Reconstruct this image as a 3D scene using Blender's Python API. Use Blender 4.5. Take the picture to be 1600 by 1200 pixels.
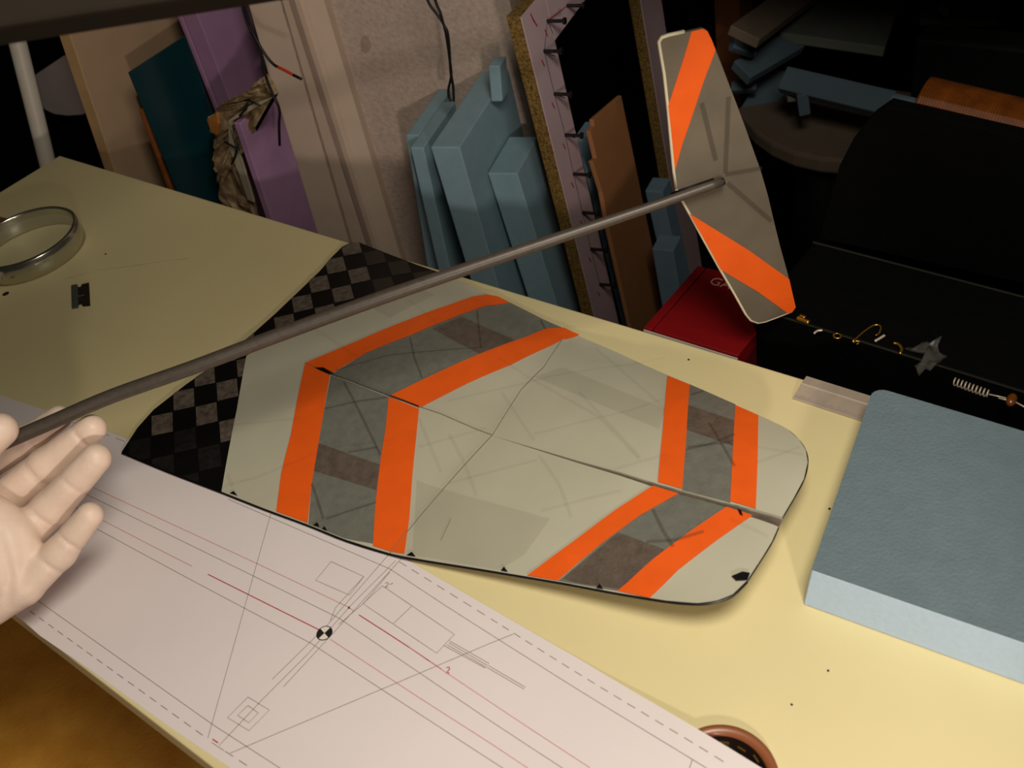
import bpy, bmesh, math, random
import numpy as np
from mathutils import Vector, Matrix

for o in list(bpy.data.objects):
    bpy.data.objects.remove(o, do_unlink=True)
scn = bpy.context.scene
COL = scn.collection
random.seed(7)

# ------------------------------------------------------------------ camera
F = 1550.0
TZ = 0.75                       # table top height
CH = 0.48                       # camera height above the table
CAM = Vector((0.0, 0.0, TZ + CH))
R = Matrix(((0.79862181, 0.28926008, -0.52776113),
            (0.57568881, -0.62282599, 0.52978314),
            (-0.17545823, -0.72692255, -0.66392621)))   # world = R @ (right, down, forward)
cd = bpy.data.cameras.new('camera')
cam = bpy.data.objects.new('camera', cd)
COL.objects.link(cam)
rx, ry, rz = R.col[0], -R.col[1], -R.col[2]
cam.matrix_world = Matrix(((rx[0], ry[0], rz[0], CAM[0]), (rx[1], ry[1], rz[1], CAM[1]),
                           (rx[2], ry[2], rz[2], CAM[2]), (0, 0, 0, 1)))
cd.sensor_width = 36.0
cd.lens = F / 1600.0 * 36.0
cd.clip_start = 0.02
cd.dof.use_dof = True
cd.dof.focus_distance = 0.74
cd.dof.aperture_fstop = 13.0
scn.camera = cam

# ------------------------------------------------------------------ world, lights, exposure
w = bpy.data.worlds.new('world')
scn.world = w
w.use_nodes = True
w.node_tree.nodes['Background'].inputs[0].default_value = (0.9, 0.85, 0.7, 1)
w.node_tree.nodes['Background'].inputs[1].default_value = 0.012

def area_light(name, loc, target, size, power, color, spread=math.pi):
    ld = bpy.data.lights.new(name, 'AREA')
    ld.shape = 'DISK'; ld.size = size; ld.energy = power; ld.color = color; ld.spread = spread
    o = bpy.data.objects.new(name, ld); COL.objects.link(o)
    o.location = loc
    o.rotation_euler = (Vector(target) - Vector(loc)).to_track_quat('-Z', 'Y').to_euler()
    return o

area_light('ceiling_lamp', (0.04, 0.14, 1.50), (-0.14, 0.24, 0.75), 0.30, 5.4, (1.0, 0.93, 0.80))
# shaded desk lamp standing right of the photographer, its beam ends along a line over the foam slab
sd = bpy.data.lights.new('desk_lamp', 'SPOT'); sd.energy = 13.5; sd.color = (1.0, 0.87, 0.79)
sd.spot_size = math.radians(80); sd.spot_blend = 0.08; sd.shadow_soft_size = 0.03
so = bpy.data.objects.new('desk_lamp', sd); COL.objects.link(so); so.location = (0.40, -0.30, 1.06)
LAZ, LEL = math.radians(74.0), math.radians(-17.0)
so.rotation_euler = Vector((-math.sin(LAZ) * math.cos(LEL), math.cos(LAZ) * math.cos(LEL), math.sin(LEL))).to_track_quat('-Z', 'Y').to_euler()

scn.view_settings.view_transform = 'Standard'
scn.view_settings.look = 'None'
scn.view_settings.gamma = 1.0
scn.view_settings.use_curve_mapping = False
scn.view_settings.exposure = 0.0

# ------------------------------------------------------------------ measuring helpers
def ray(px, py):
    return R @ Vector((px - 800.0, py - 600.0, F))
def on_z(px, py, z):
    d = ray(px, py); return CAM + d * ((z - CAM.z) / d.z)
def on_y(px, py, y):
    d = ray(px, py); return CAM + d * (y / d.y)
def at_depth(px, py, dep):
    return CAM + ray(px, py) * (dep / F)
def on_plane(px, py, p, n):
    d = ray(px, py); return CAM + d * ((Vector(p) - CAM).dot(n) / d.dot(n))

# ------------------------------------------------------------------ materials
def lin(c):
    return tuple(((v / 255.0) / 12.92 if v / 255.0 <= 0.04045 else ((v / 255.0 + 0.055) / 1.055) ** 2.4) for v in c)
MATS = {}
def mat(name, rgb, rough=0.6, metal=0.0, var=0.08, vscale=40.0, bump=0.0, bscale=200.0, spec=0.4,
        alpha=1.0, trans=0.0, rgb2=None, mix_scale=None, coat=0.0, aniso=0.0, sharp=False, sub=0.0):
    if name in MATS: return MATS[name]
    m = bpy.data.materials.new(name); m.use_nodes = True
    nt = m.node_tree; b = nt.nodes['Principled BSDF']
    c = lin(rgb)
    b.inputs['Roughness'].default_value = rough
    b.inputs['Metallic'].default_value = metal
    b.inputs['Specular IOR Level'].default_value = spec
    b.inputs['Coat Weight'].default_value = coat
    b.inputs['Anisotropic'].default_value = aniso
    b.inputs['Alpha'].default_value = alpha
    b.inputs['Transmission Weight'].default_value = trans
    if sub:
        b.inputs['Subsurface Weight'].default_value = sub
        b.inputs['Subsurface Radius'].default_value = (0.006, 0.003, 0.002)
        b.inputs['Subsurface Scale'].default_value = 1.0
    tc = nt.nodes.new('ShaderNodeTexCoord')
    nz = nt.nodes.new('ShaderNodeTexNoise'); nz.inputs['Scale'].default_value = mix_scale or vscale
    nz.inputs['Detail'].default_value = 6.0
    nt.links.new(tc.outputs['Object'], nz.inputs['Vector'])
    rp = nt.nodes.new('ShaderNodeValToRGB')
    if rgb2 is None:
        lo = tuple(max(0, v * (1 - var)) for v in c); hi = tuple(min(1, v * (1 + var)) for v in c)
    else:
        lo, hi = c, lin(rgb2)
    rp.color_ramp.elements[0].color = (*lo, 1); rp.color_ramp.elements[1].color = (*hi, 1)
    rp.color_ramp.elements[0].position = 0.45 if sharp else 0.3
    rp.color_ramp.elements[1].position = 0.55 if sharp else 0.7
    nt.links.new(nz.outputs['Fac'], rp.inputs['Fac'])
    nt.links.new(rp.outputs['Color'], b.inputs['Base Color'])
    if bump:
        n2 = nt.nodes.new('ShaderNodeTexNoise'); n2.inputs['Scale'].default_value = bscale
        n2.inputs['Detail'].default_value = 4.0
        nt.links.new(tc.outputs['Object'], n2.inputs['Vector'])
        bp = nt.nodes.new('ShaderNodeBump'); bp.inputs['Strength'].default_value = min(1.0, bump)
        bp.inputs['Distance'].default_value = 0.001
        nt.links.new(n2.outputs['Fac'], bp.inputs['Height'])
        nt.links.new(bp.outputs['Normal'], b.inputs['Normal'])
    MATS[name] = m
    return m

M_table = mat('cream_laminate', (224, 209, 158), 0.42, var=0.03, vscale=9, bump=0.05, bscale=900)
M_tedge = mat('table_edge', (196, 178, 118), 0.5)
M_leg = mat('table_leg', (70, 66, 58), 0.5)
M_paper = mat('plan_paper', (226, 215, 213), 0.8, var=0.02, vscale=14, spec=0.2)
M_pencil = mat('pencil_line', (142, 126, 118), 0.8)
M_red = mat('red_ink', (190, 90, 96), 0.8)
M_redd = mat('dark_red_ink', (176, 22, 52), 0.8)
M_black = mat('black_print', (22, 18, 18), 0.7)
M_white = mat('white_print', (232, 222, 210), 0.8)
M_skin = mat('clear_glass_skin', (186, 182, 160), 0.34, var=0.05, vscale=20, spec=0.5)
M_grey = mat('grey_film', (112, 112, 102), 0.34, var=0.1, vscale=160, bump=0.25, bscale=700, spec=0.6)
M_band = mat('spar_band', (96, 84, 74), 0.32, var=0.2, vscale=160, bump=0.4, bscale=600, spec=0.6)  # also colours the painted shade inside the wing slit
M_orange = mat('orange_paint', (236, 94, 22), 0.5, var=0.05, vscale=60, spec=0.3)
M_carbon = mat('carbon_weave', (9, 8, 8), 0.5, var=0.2, vscale=300, spec=0.25)
M_tow = mat('carbon_tow', (92, 82, 72), 0.42, var=0.45, vscale=220, bump=0.3, bscale=900, spec=0.5)
M_tow_nosheen = mat('carbon_tow_no_sheen', (26, 24, 22), 0.42, var=0.4, vscale=220, spec=0.5)
M_cstrip = mat('carbon_strip', (96, 84, 70), 0.5, alpha=0.05)
M_cstrip2 = mat('carbon_strip_dark', (66, 54, 46), 0.5, alpha=0.24)
M_faint = mat('faint_band', (120, 108, 90), 0.5, alpha=0.045)
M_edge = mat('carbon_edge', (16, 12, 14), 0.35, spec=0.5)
M_boom = mat('carbon_tube', (78, 69, 60), 0.42, metal=0.2, var=0.12, vscale=300, spec=0.5)
M_stab = mat('stabilizer_skin', (104, 94, 80), 0.3, var=0.2, vscale=26, spec=0.55)
M_stabedge = mat('stabilizer_edge', (214, 204, 172), 0.5)
M_foam = mat('blue_foam_skin', (104, 120, 126), 0.85, var=0.05, vscale=90, bump=0.6, bscale=500, spec=0.2)
M_foamcut = mat('blue_foam_cut', (178, 198, 216), 0.85, var=0.03, vscale=300, bump=0.2, bscale=900, spec=0.2)
M_blue = mat('pale_blue_foam', (138, 166, 176), 0.85, var=0.05, vscale=60, bump=0.3, bscale=500, spec=0.2)
M_blue2 = mat('slate_blue_foam', (112, 134, 150), 0.85, var=0.06, vscale=60, spec=0.2)
M_purple = mat('lilac_foam', (160, 122, 154), 0.85, var=0.04, vscale=60, spec=0.2)
M_beige = mat('beige_board', (182, 152, 122), 0.8, var=0.04, vscale=30, spec=0.2)
M_beigee = mat('beige_board_edge', (190, 154, 106), 0.8)
M_teal = mat('teal_sheet', (4, 40, 46), 0.2, var=0.1, spec=0.5, rgb2=(7, 56, 64), mix_scale=5)
M_woode = mat('orange_wood', (150, 84, 36), 0.7, var=0.2, vscale=60)
M_pipe = mat('white_pipe', (206, 196, 180), 0.45, var=0.04)
M_pale = mat('pale_plate', (176, 164, 160), 0.6, var=0.06, vscale=30)
M_plaster = mat('rough_plaster', (188, 168, 154), 0.9, var=0.12, vscale=180, bump=1.0, bscale=260, spec=0.15)
M_trim = mat('painted_trim', (204, 180, 160), 0.6, var=0.05, vscale=25, spec=0.3)
M_chip = mat('chipboard_edge', (150, 120, 66), 0.9, rgb2=(78, 56, 28), mix_scale=420, bump=0.8, bscale=400, spec=0.1)
M_pink = mat('pink_laminate', (196, 170, 174), 0.6, var=0.05, vscale=25, spec=0.25)
M_screw = mat('black_screw', (16, 14, 14), 0.4, spec=0.5)
M_tan = mat('tan_board', (164, 112, 70), 0.75, var=0.05, vscale=40, spec=0.2)
M_tane = mat('tan_board_edge', (196, 146, 84), 0.75)
M_redbox = mat('red_card', (128, 8, 14), 0.5, var=0.08, vscale=18, spec=0.3)
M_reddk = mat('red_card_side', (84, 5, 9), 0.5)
M_letter = mat('letter_print', (214, 150, 130), 0.6)
M_case = mat('black_case', (6, 6, 6), 0.65, var=0.2, vscale=120, spec=0.06)
M_casel = mat('case_lip', (30, 28, 22), 0.6, spec=0.2)
M_dark = mat('dark_backdrop', (20, 17, 15), 0.95, var=0.2, vscale=6, spec=0.1)
M_floor = mat('brown_seat', (186, 124, 40), 0.8, rgb2=(226, 164, 66), mix_scale=16, bump=0.4, bscale=300, spec=0.2)
M_chrome = mat('chrome', (190, 187, 172), 0.2, metal=0.9, var=0.02)
M_steel = mat('dull_steel', (190, 174, 156), 0.38, metal=0.3, var=0.08, vscale=120)
M_blade = mat('blade_steel', (92, 80, 72), 0.35, metal=0.8, var=0.1)
M_glass = mat('lens_glass', (225, 228, 205), 0.04, var=0.0, alpha=0.07, spec=0.9)
M_plasticw = mat('white_plastic', (214, 202, 188), 0.45)
M_glove = mat('latex_glove', (228, 202, 182), 0.46, var=0.04, vscale=70, bump=0.5, bscale=130, spec=0.4, sub=0.15)
M_wire = mat('black_wire', (20, 18, 17), 0.5)
M_redw = mat('red_wire', (190, 50, 26), 0.5)
M_raw = mat('torn_fibre', (180, 158, 124), 0.9, rgb2=(118, 92, 58), mix_scale=90, bump=1.0, bscale=120, spec=0.1)
M_rust = mat('rusty_wood', (176, 110, 46), 0.8, var=0.25, vscale=90)
M_rail = mat('dark_wood_rail', (24, 17, 6), 0.8, var=0.2, vscale=30, spec=0.2)
M_amber = mat('amber_roll', (100, 52, 14), 0.3, var=0.3, vscale=90, spec=0.6)
M_postw = mat('brown_post', (120, 72, 34), 0.8, var=0.15, vscale=20)
M_off1 = mat('grey_offcut', (100, 104, 96), 0.85, var=0.08, vscale=30)
M_off2 = mat('slate_offcut', (76, 92, 102), 0.85, var=0.06, vscale=30)
M_off3 = mat('buff_offcut', (100, 86, 70), 0.85, var=0.08, vscale=30)
M_bronze = mat('bronze_rim', (140, 82, 50), 0.35, var=0.1, spec=0.6)
M_brown = mat('brown_card', (120, 76, 44), 0.8)
M_bag = mat('clear_bag', (150, 146, 138), 0.25, alpha=0.08, spec=0.7, bump=0.8, bscale=90)
M_gold = mat('brass', (190, 150, 60), 0.3, metal=0.9)

# ------------------------------------------------------------------ object helpers
def tag(o, label=None, cat=None, group=None, kind=None):
    if label: o['label'] = label
    if cat: o['category'] = cat
    if group: o['group'] = group
    if kind: o['kind'] = kind
    return o
def empty(name, loc, label=None, cat=None, group=None):
    o = bpy.data.objects.new(name, None); COL.objects.link(o)
    o.location = loc; o.empty_display_size = 0.02
    EMPTY_LOC[o.name] = Vector(loc)
    return tag(o, label, cat, group)
EMPTY_LOC = {}
def link(name, me, material, parent=None, smooth=False):
    """me holds world coordinates; the object's origin goes to the parent's place or to its own centre"""
    o = bpy.data.objects.new(name, me); COL.objects.link(o)
    if material and not me.materials: me.materials.append(material)
    root = parent
    off = Vector((0, 0, 0))
    while root is not None:
        if root.name in EMPTY_LOC: off = EMPTY_LOC[root.name]; break
        root = root.parent
    if parent is None:
        vs = [v.co for v in me.vertices]
        lo = Vector((min(v.x for v in vs), min(v.y for v in vs), min(v.z for v in vs)))
        hi = Vector((max(v.x for v in vs), max(v.y for v in vs), max(v.z for v in vs)))
        off = Vector(((lo.x + hi.x) / 2, (lo.y + hi.y) / 2, lo.z))
        o.location = off
        EMPTY_LOC[o.name] = off
    me.transform(Matrix.Translation(-off))
    if parent is not None: o.parent = parent
    if smooth:
        for p in me.polygons: p.use_smooth = True
    return o
def bm_obj(name, bm, material, parent=None, smooth=False, bevel=0.0, seg=2):
    bmesh.ops.remove_doubles(bm, verts=bm.verts, dist=1e-6)
    bmesh.ops.recalc_face_normals(bm, faces=bm.faces)
    me = bpy.data.meshes.new(name); bm.to_mesh(me); bm.free()
    o = link(name, me, material, parent, smooth)
    if bevel:
        md = o.modifiers.new('bevel', 'BEVEL'); md.width = bevel; md.segments = seg; md.limit_method = 'ANGLE'
    return o
def hexa(bm, bot, top):
    vb = [bm.verts.new(p) for p in bot]; vt = [bm.verts.new(p) for p in top]
    n = len(bot)
    bm.faces.new(vb[::-1]); bm.faces.new(vt)
    for i in range(n):
        j = (i + 1) % n
        bm.faces.new((vb[i], vb[j], vt[j], vt[i]))
def box(bm, lo, hi):
    x0, y0, z0 = lo; x1, y1, z1 = hi
    hexa(bm, [(x0, y0, z0), (x1, y0, z0), (x1, y1, z0), (x0, y1, z0)], [(x0, y0, z1), (x1, y0, z1), (x1, y1, z1), (x0, y1, z1)])
def prism_obj(name, pts, ext, material, parent=None, bevel=0.0, smooth=False):
    bm = bmesh.new()
    a = [Vector(p) for p in pts]; b = [p + Vector(ext) for p in a]
    va = [bm.verts.new(p) for p in a]; vb = [bm.verts.new(p) for p in b]
    fs = [bm.faces.new(va), bm.faces.new(vb[::-1])]
    n = len(a)
    for i in range(n):
        j = (i + 1) % n
        bm.faces.new((va[j], va[i], vb[i], vb[j]))
    bmesh.ops.triangulate(bm, faces=fs)
    return bm_obj(name, bm, material, parent, smooth, bevel)
def tube(bm, pts, rad, n=10, cap=True):
    pts = [Vector(p) for p in pts]
    rads = rad if isinstance(rad, (list, tuple)) else [rad] * len(pts)
    rings = []; ref = None
    for i, p in enumerate(pts):
        t = (pts[min(i + 1, len(pts) - 1)] - pts[max(i - 1, 0)]).normalized()
        if ref is None:
            ref = t.cross(Vector((0, 0, 1)))
            if ref.length < 1e-3: ref = t.cross(Vector((1, 0, 0)))
        u = (ref - t * ref.dot(t)).normalized(); v = t.cross(u); ref = u
        rings.append([bm.verts.new(p + (u * math.cos(2 * math.pi * k / n) + v * math.sin(2 * math.pi * k / n)) * rads[i]) for k in range(n)])
    for a, b in zip(rings, rings[1:]):
        for k in range(n):
            bm.faces.new((a[k], a[(k + 1) % n], b[(k + 1) % n], b[k]))
    if cap:
        bm.faces.new(rings[0][::-1]); bm.faces.new(rings[-1])
def spline(pts, per=6):
    pts = [Vector(p) for p in pts]; out = []
    for i in range(len(pts) - 1):
        p0 = pts[max(i - 1, 0)]; p1 = pts[i]; p2 = pts[i + 1]; p3 = pts[min(i + 2, len(pts) - 1)]
        for k in range(per):
            t = k / per
            out.append(0.5 * ((2 * p1) + (p2 - p0) * t + (2 * p0 - 5 * p1 + 4 * p2 - p3) * t * t + (3 * p1 - p0 - 3 * p2 + p3) * t ** 3))
    out.append(pts[-1]); return out
def tube_obj(name, pts, rad, material, parent=None, n=10, smooth=True):
    bm = bmesh.new(); tube(bm, pts, rad, n)
    return bm_obj(name, bm, material, parent, smooth)
def lathe(bm, prof, n=64, closed=False):
    rings = []
    for r, z in prof:
        rings.append([bm.verts.new((r * math.cos(2 * math.pi * k / n), r * math.sin(2 * math.pi * k / n), z)) for k in range(n)])
    prs = list(zip(rings, rings[1:])) + ([(rings[-1], rings[0])] if closed else [])
    for a, b in prs:
        for k in range(n):
            bm.faces.new((a[k], a[(k + 1) % n], b[(k + 1) % n], b[k]))
    return rings
def in_poly(x, y, poly):
    c = False; n = len(poly)
    for i in range(n):
        x1, y1 = poly[i]; x2, y2 = poly[i - 1]
        if (y1 > y) != (y2 > y) and x < (x2 - x1) * (y - y1) / (y2 - y1) + x1: c = not c
    return c

# ------------------------------------------------------------------ room
def struct(name, bm, material, **k):
    return tag(bm_obj(name, bm, material, **k), kind='structure')
bm = bmesh.new(); box(bm, (-4.2, -2.2, -0.05), (2.2, 2.2, 0.0)); struct('floor', bm, mat('dark_floor', (34, 28, 22), 0.8, var=0.2, vscale=8))
bm = bmesh.new(); box(bm, (-4.2, -2.2, 2.5), (2.2, 2.2, 2.55)); struct('ceiling', bm, M_dark)
bm = bmesh.new(); box(bm, (-4.2, 2.15, 0), (2.2, 2.2, 2.5)); struct('wall_far', bm, M_dark)
bm = bmesh.new(); box(bm, (-4.2, -2.2, 0), (-4.15, 2.15, 2.5)); struct('wall_left', bm, M_dark)
bm = bmesh.new(); box(bm, (2.15, -2.2, 0), (2.2, 2.15, 2.5)); struct('wall_right', bm, M_dark)
bm = bmesh.new(); box(bm, (-4.15, -2.2, 0), (2.15, -2.15, 2.5)); struct('wall_front', bm, M_dark)
# plastered wall pier behind the table, and its painted trim
WA = math.radians(24.0)
WE1 = Vector((math.cos(WA), math.sin(WA), 0)); WE2 = Vector((-math.sin(WA), math.cos(WA), 0))
WP = on_y(520, 258, 0.70)
def pier(x_top_px, x_bot, yb, off):
    """edge line of the pier from two measured points, run on to floor and ceiling"""
    a = on_plane(x_top_px, 0, WP - WE2 * off, WE2); b = on_plane(x_bot, yb, WP - WE2 * off, WE2)
    d = (a - b) / (a.z - b.z)
    return lambda z: a + d * (z - a.z)
eL = pier(497, 598, 330, 0); eR = pier(796, 838, 200, 0)
bm = bmesh.new(); bk = WE2 * 0.06
hexa(bm, [eL(0), eR(0), eR(0) + bk, eL(0) + bk], [eL(2.5), eR(2.5), eR(2.5) + bk, eL(2.5) + bk])
wall_b = struct('wall_back', bm, M_plaster)
st = [(565, 58), (570, 55), (576, 58), (578, 66), (581, 72), (577, 80), (571, 83), (565, 80), (566, 72), (563, 66)]
prism_obj('stain', [on_plane(x, y, WP - WE2 * 0.0004, WE2) for x, y in st], -WE2 * 0.0002, mat('rusty_stain', (150, 96, 70), 0.9, alpha=0.1), wall_b)
# trim profile: flat casing, shadow joint, rounded bead, flat return
tl = pier(386, 486, 350, 0.030); tj = pier(438, 530, 320, 0.030); tj2 = pier(441, 533, 320, 0.030)
tb0 = pier(455, 545, 287, 0.034); tb1 = pier(460, 551, 287, 0.042); tb2 = pier(468, 558, 287, 0.034); tr = pier(506, 592, 287, 0.015)
def trim_piece(name, lines, depth=0.03):
    bm = bmesh.new()
    lo = [l(0) for l in lines]; hi = [l(2.5) for l in lines]
    back0 = [lo[-1] + WE2 * 0.05, lo[0] + WE2 * 0.07]
    back1 = [hi[-1] + WE2 * 0.05, hi[0] + WE2 * 0.07]
    hexa(bm, lo + back0, hi + back1)
    return struct(name, bm, M_trim, bevel=0.001)
trim_piece('trim_1', [tl, tj])
trim_piece('trim_2', [tj2, tb0, tb1, tb2, tr])

# ------------------------------------------------------------------ work table
T = empty('work_table', (-0.3, 0.27, 0), 'cream laminate work table that everything lies on', 'table')
bm = bmesh.new()
XL, XR, YF, YB = -1.105, 0.62, 0.062, 0.4735
box(bm, (XL, YF, TZ - 0.022), (XR, YB, TZ)); bm_obj('tabletop', bm, M_table, T, bevel=0.0015)
bm = bmesh.new(); box(bm, (XL + 0.16, 0.24, TZ - 0.06), (XR - 0.08, YB - 0.01, TZ - 0.0225)); bm_obj('apron', bm, M_tedge, T, bevel=0.002)
for lx in (XL + 0.22, XR - 0.12):
    for ly in (0.27, YB - 0.03):
        bm = bmesh.new(); tube(bm, [(lx, ly, 0), (lx, ly, TZ - 0.06)], [0.012, 0.016], 12); bm_obj('leg', bm, M_leg, T, True)
# small dark specks and a pale scratch on the top
bm = bmesh.new()
sc = [on_z(*p, TZ + 0.0002) for p in ((100, 436), (150, 424), (200, 417), (250, 410), (295, 404))]
for a, b in zip(sc, sc[1:]):
    hexa(bm, [a + Vector((0, 0, -0.0002)), b + Vector((0, 0, -0.0002)), b + Vector((0, 0.0012, -0.0002)), a + Vector((0, 0.0012, -0.0002))],
         [a, b, b + Vector((0, 0.0012, 0)), a + Vector((0, 0.0012, 0))])
bm_obj('scratch', bm, mat('pale_scratch', (226, 208, 168), 0.6, alpha=0.45), T)
bm = bmesh.new()
for px, py, r in ((9, 459, 0.0035), (165, 397, 0.0012), (1296, 795, 0.0009), (1076, 562, 0.0009), (1294, 1048, 0.0007), (1237, 1101, 0.0007), (500, 486, 0.0006)):
    c = on_z(px, py, TZ)
    hexa(bm, [c + Vector((r * math.cos(k * 0.785), r * math.sin(k * 0.785), 0)) for k in range(8)],
         [c + Vector((r * 0.8 * math.cos(k * 0.785), r * 0.8 * math.sin(k * 0.785), 0.0003)) for k in range(8)])
tag(bm_obj('specks', bm, M_black, T), kind='stuff')

# brown upholstered bench pushed under the front of the table
BEN = empty('brown_bench', (-1.1, 0.0, 0), 'bench with a mottled brown seat in the lower left corner', 'bench')
bm = bmesh.new(); box(bm, (-1.75, -0.30, 0.42), (-0.50, 0.21, 0.50)); bm_obj('seat', bm, M_floor, BEN, bevel=0.02, seg=4)
for lx in (-1.66, -0.60):
    for ly in (-0.22, 0.14):
        bm = bmesh.new(); tube(bm, [(lx, ly, 0), (lx, ly, 0.425)], [0.016, 0.022], 10); bm_obj('leg', bm, M_leg, BEN, True)
# ------------------------------------------------------------------ paper plan
DISH = on_z(1130, 1216, TZ)
def paper_z(x, y):
    d2 = (x - DISH.x) ** 2 + (y - DISH.y) ** 2
    return TZ + 0.0003 + 0.0042 * math.exp(-d2 / (2 * 0.045 ** 2))
def on_paper(px, py):
    p = on_z(px, py, TZ)
    for _ in range(5): p = on_z(px, py, paper_z(p.x, p.y))
    return p
def gridded(bm, step):
    vs = [v.co for v in bm.verts]
    x0, x1 = min(v.x for v in vs), max(v.x for v in vs); y0, y1 = min(v.y for v in vs), max(v.y for v in vs)
    for ax, a, b in ((0, x0, x1), (1, y0, y1)):
        k = math.floor(a / step) + 1
        while k * step < b:
            co = [0, 0, 0]; co[ax] = k * step; no = [0, 0, 0]; no[ax] = 1
            bmesh.ops.bisect_plane(bm, geom=bm.verts[:] + bm.edges[:] + bm.faces[:], plane_co=co, plane_no=no, dist=1e-7)
            k += 1
def sheet(name, xy, zf_top, zf_bot, material, parent=None, step=0.012, smooth=True, mats=None):
    """a closed sheet over outline xy: top follows zf_top, underside zf_bot"""
    bm = bmesh.new()
    vs = [bm.verts.new((x, y, 0)) for x, y in xy]
    f = bm.faces.new(vs); f.normal_update()
    if f.normal.z < 0: f.normal_flip()
    bmesh.ops.triangulate(bm, faces=[f])
    gridded(bm, step)
    bmesh.ops.remove_doubles(bm, verts=bm.verts, dist=1e-6)
    top = list(bm.faces)
    r = bmesh.ops.extrude_face_region(bm, geom=top)
    nv = set(v for v in r['geom'] if isinstance(v, bmesh.types.BMVert))
    nf = set(v for v in r['geom'] if isinstance(v, bmesh.types.BMFace))
    for v in bm.verts:
        v.co.z = zf_top(v.co.x, v.co.y) if v in nv else zf_bot(v.co.x, v.co.y)
    bmesh.ops.recalc_face_normals(bm, faces=bm.faces)
    for fc in bm.faces:
        fc.smooth = smooth and fc in nf
    for e_ in bm.edges:
        if len({fc in nf for fc in e_.link_faces}) > 1: e_.smooth = False
    me = bpy.data.meshes.new(name); bm.to_mesh(me); bm.free()
    return link(name, me, material, parent)

PLAN = empty('paper_plan', on_z(500, 1000, TZ), 'white paper plan with pencil and red lines at the front of the table', 'paper plan')
pp = [(-330, 508), (20, 624), (187, 681), (400, 768), (628, 870), (900, 1027), (1200, 1206), (1420, 1340), (800, 1480), (520, 1312), (362, 1201), (272, 1141), (160, 1060), (62, 993), (34, 968), (-330, 700)]
pxy = [tuple(on_paper(*p)[:2]) for p in pp]
sheet('paper_sheet', pxy, paper_z, lambda x, y: paper_z(x, y) - 0.00025, M_paper, PLAN, step=0.02)
def ribbon(bm, pts, width, zf, dz):
    """a thin printed stroke on a surface"""
    P = []
    for a, b in zip(pts, pts[1:]):
        n = max(1, int((Vector(b) - Vector(a)).length / 0.012))
        for k in range(n): P.append(Vector(a).lerp(Vector(b), k / n))
    P.append(Vector(pts[-1]))
    rows = []
    for i, p in enumerate(P):
        t = (P[min(i + 1, len(P) - 1)] - P[max(0, i - 1)]); t.z = 0; t.normalize()
        s = Vector((-t.y, t.x, 0)) * width / 2
        rows.append([(p + s), (p - s)])
    vv = [[bm.verts.new((q.x, q.y, zf(q.x, q.y) + dz)) for q in r] for r in rows]
    for a, b in zip(vv, vv[1:]):
        bm.faces.new((a[0], a[1], b[1], b[0]))
def strokes(name, polys, width, material, parent, px=True, dz=0.00012):
    for pl in polys:
        bm = bmesh.new()
        ribbon(bm, [on_paper(*p) for p in pl], width, paper_z, dz)
        me = bpy.data.meshes.new(name); bmesh.ops.recalc_face_normals(bm, faces=bm.faces); bm.to_mesh(me); bm.free()
        link(name, me, material, parent)
def z8(*pts): return [(300 + x / 3.426, 850 + y / 3.426) for x, y in pts]
grey = [[(356, 780), (609, 889), (700, 949), (1082, 1187), (1180, 1248)],
        [(60, 737), (140, 775), (300, 853), (528, 965), (767, 1127), (900, 1214)],
        [(70, 783), (152, 827), (300, 907), (487, 1006), (785, 1200), (820, 1222)],
        [(57, 937), (332, 1132), (437, 1200), (470, 1222)],
        [(424, 800), (325, 1153)], [(360, 1177), (767, 1005), (802, 991)],
        z8((145, 1080), (380, 830), (620, 590), (850, 330), (1090, 90)),
        z8((430, 725), (720, 440), (1055, 55)), z8((490, 765), (800, 430), (1125, 75)),
        z8((740, 410), (770, 340), (920, 175)), z8((785, 432), (920, 318), (1060, 150)),
        z8((300, 820), (415, 890), (305, 1000), (190, 930), (300, 820)),
        z8((300, 865), (355, 905), (305, 958), (245, 918), (300, 865)),
        z8((745, 95), (920, 175), (845, 275), (662, 195), (745, 95)),
        z8((1020, 225), (1405, 485), (1310, 585), (915, 320), (1020, 225)), z8((1175, 335), (1080, 425)),
        z8((1380, 520), (1590, 640), (1570, 665), (1350, 545)), z8((1375, 530), (1580, 650)), z8((1365, 540), (1575, 660)),
        [(763, 1040), (821, 1074), (819, 1077), (761, 1043)],
        z8((105, 1062), (172, 1108)), [(1082, 1187), (1076, 1205)]]
strokes('pencil_line', grey, 0.00036, M_pencil, PLAN)
def dashes(a, b, n, duty=0.6):
    out = []
    for k in range(n):
        t0 = k / n; t1 = (k + duty) / n
        out.append([(a[0] + (b[0] - a[0]) * t0, a[1] + (b[1] - a[1]) * t0), (a[0] + (b[0] - a[0]) * t1, a[1] + (b[1] - a[1]) * t1)])
    return out
def persp_dashes(a, b, n, duty=0.6):
    A, B = on_paper(*a), on_paper(*b); return A, B, n, duty
for a, b, n in (((47, 955), (325, 1155), 17), ((352, 1174), (440, 1232), 4), ((624, 878), (767, 967), 7), ((767, 967), (1141, 1197), 18), ((195, 690), (60, 640), 6)):
    A, B = on_paper(*a), on_paper(*b)
    bm = bmesh.new()
    for k in range(n):
        ribbon(bm, [A.lerp(B, k / n), A.lerp(B, (k + 0.58) / n)], 0.00045, paper_z, 0.00012)
    tag(bm_obj('dashed_line', bm, M_pencil, PLAN), kind='stuff')
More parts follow.
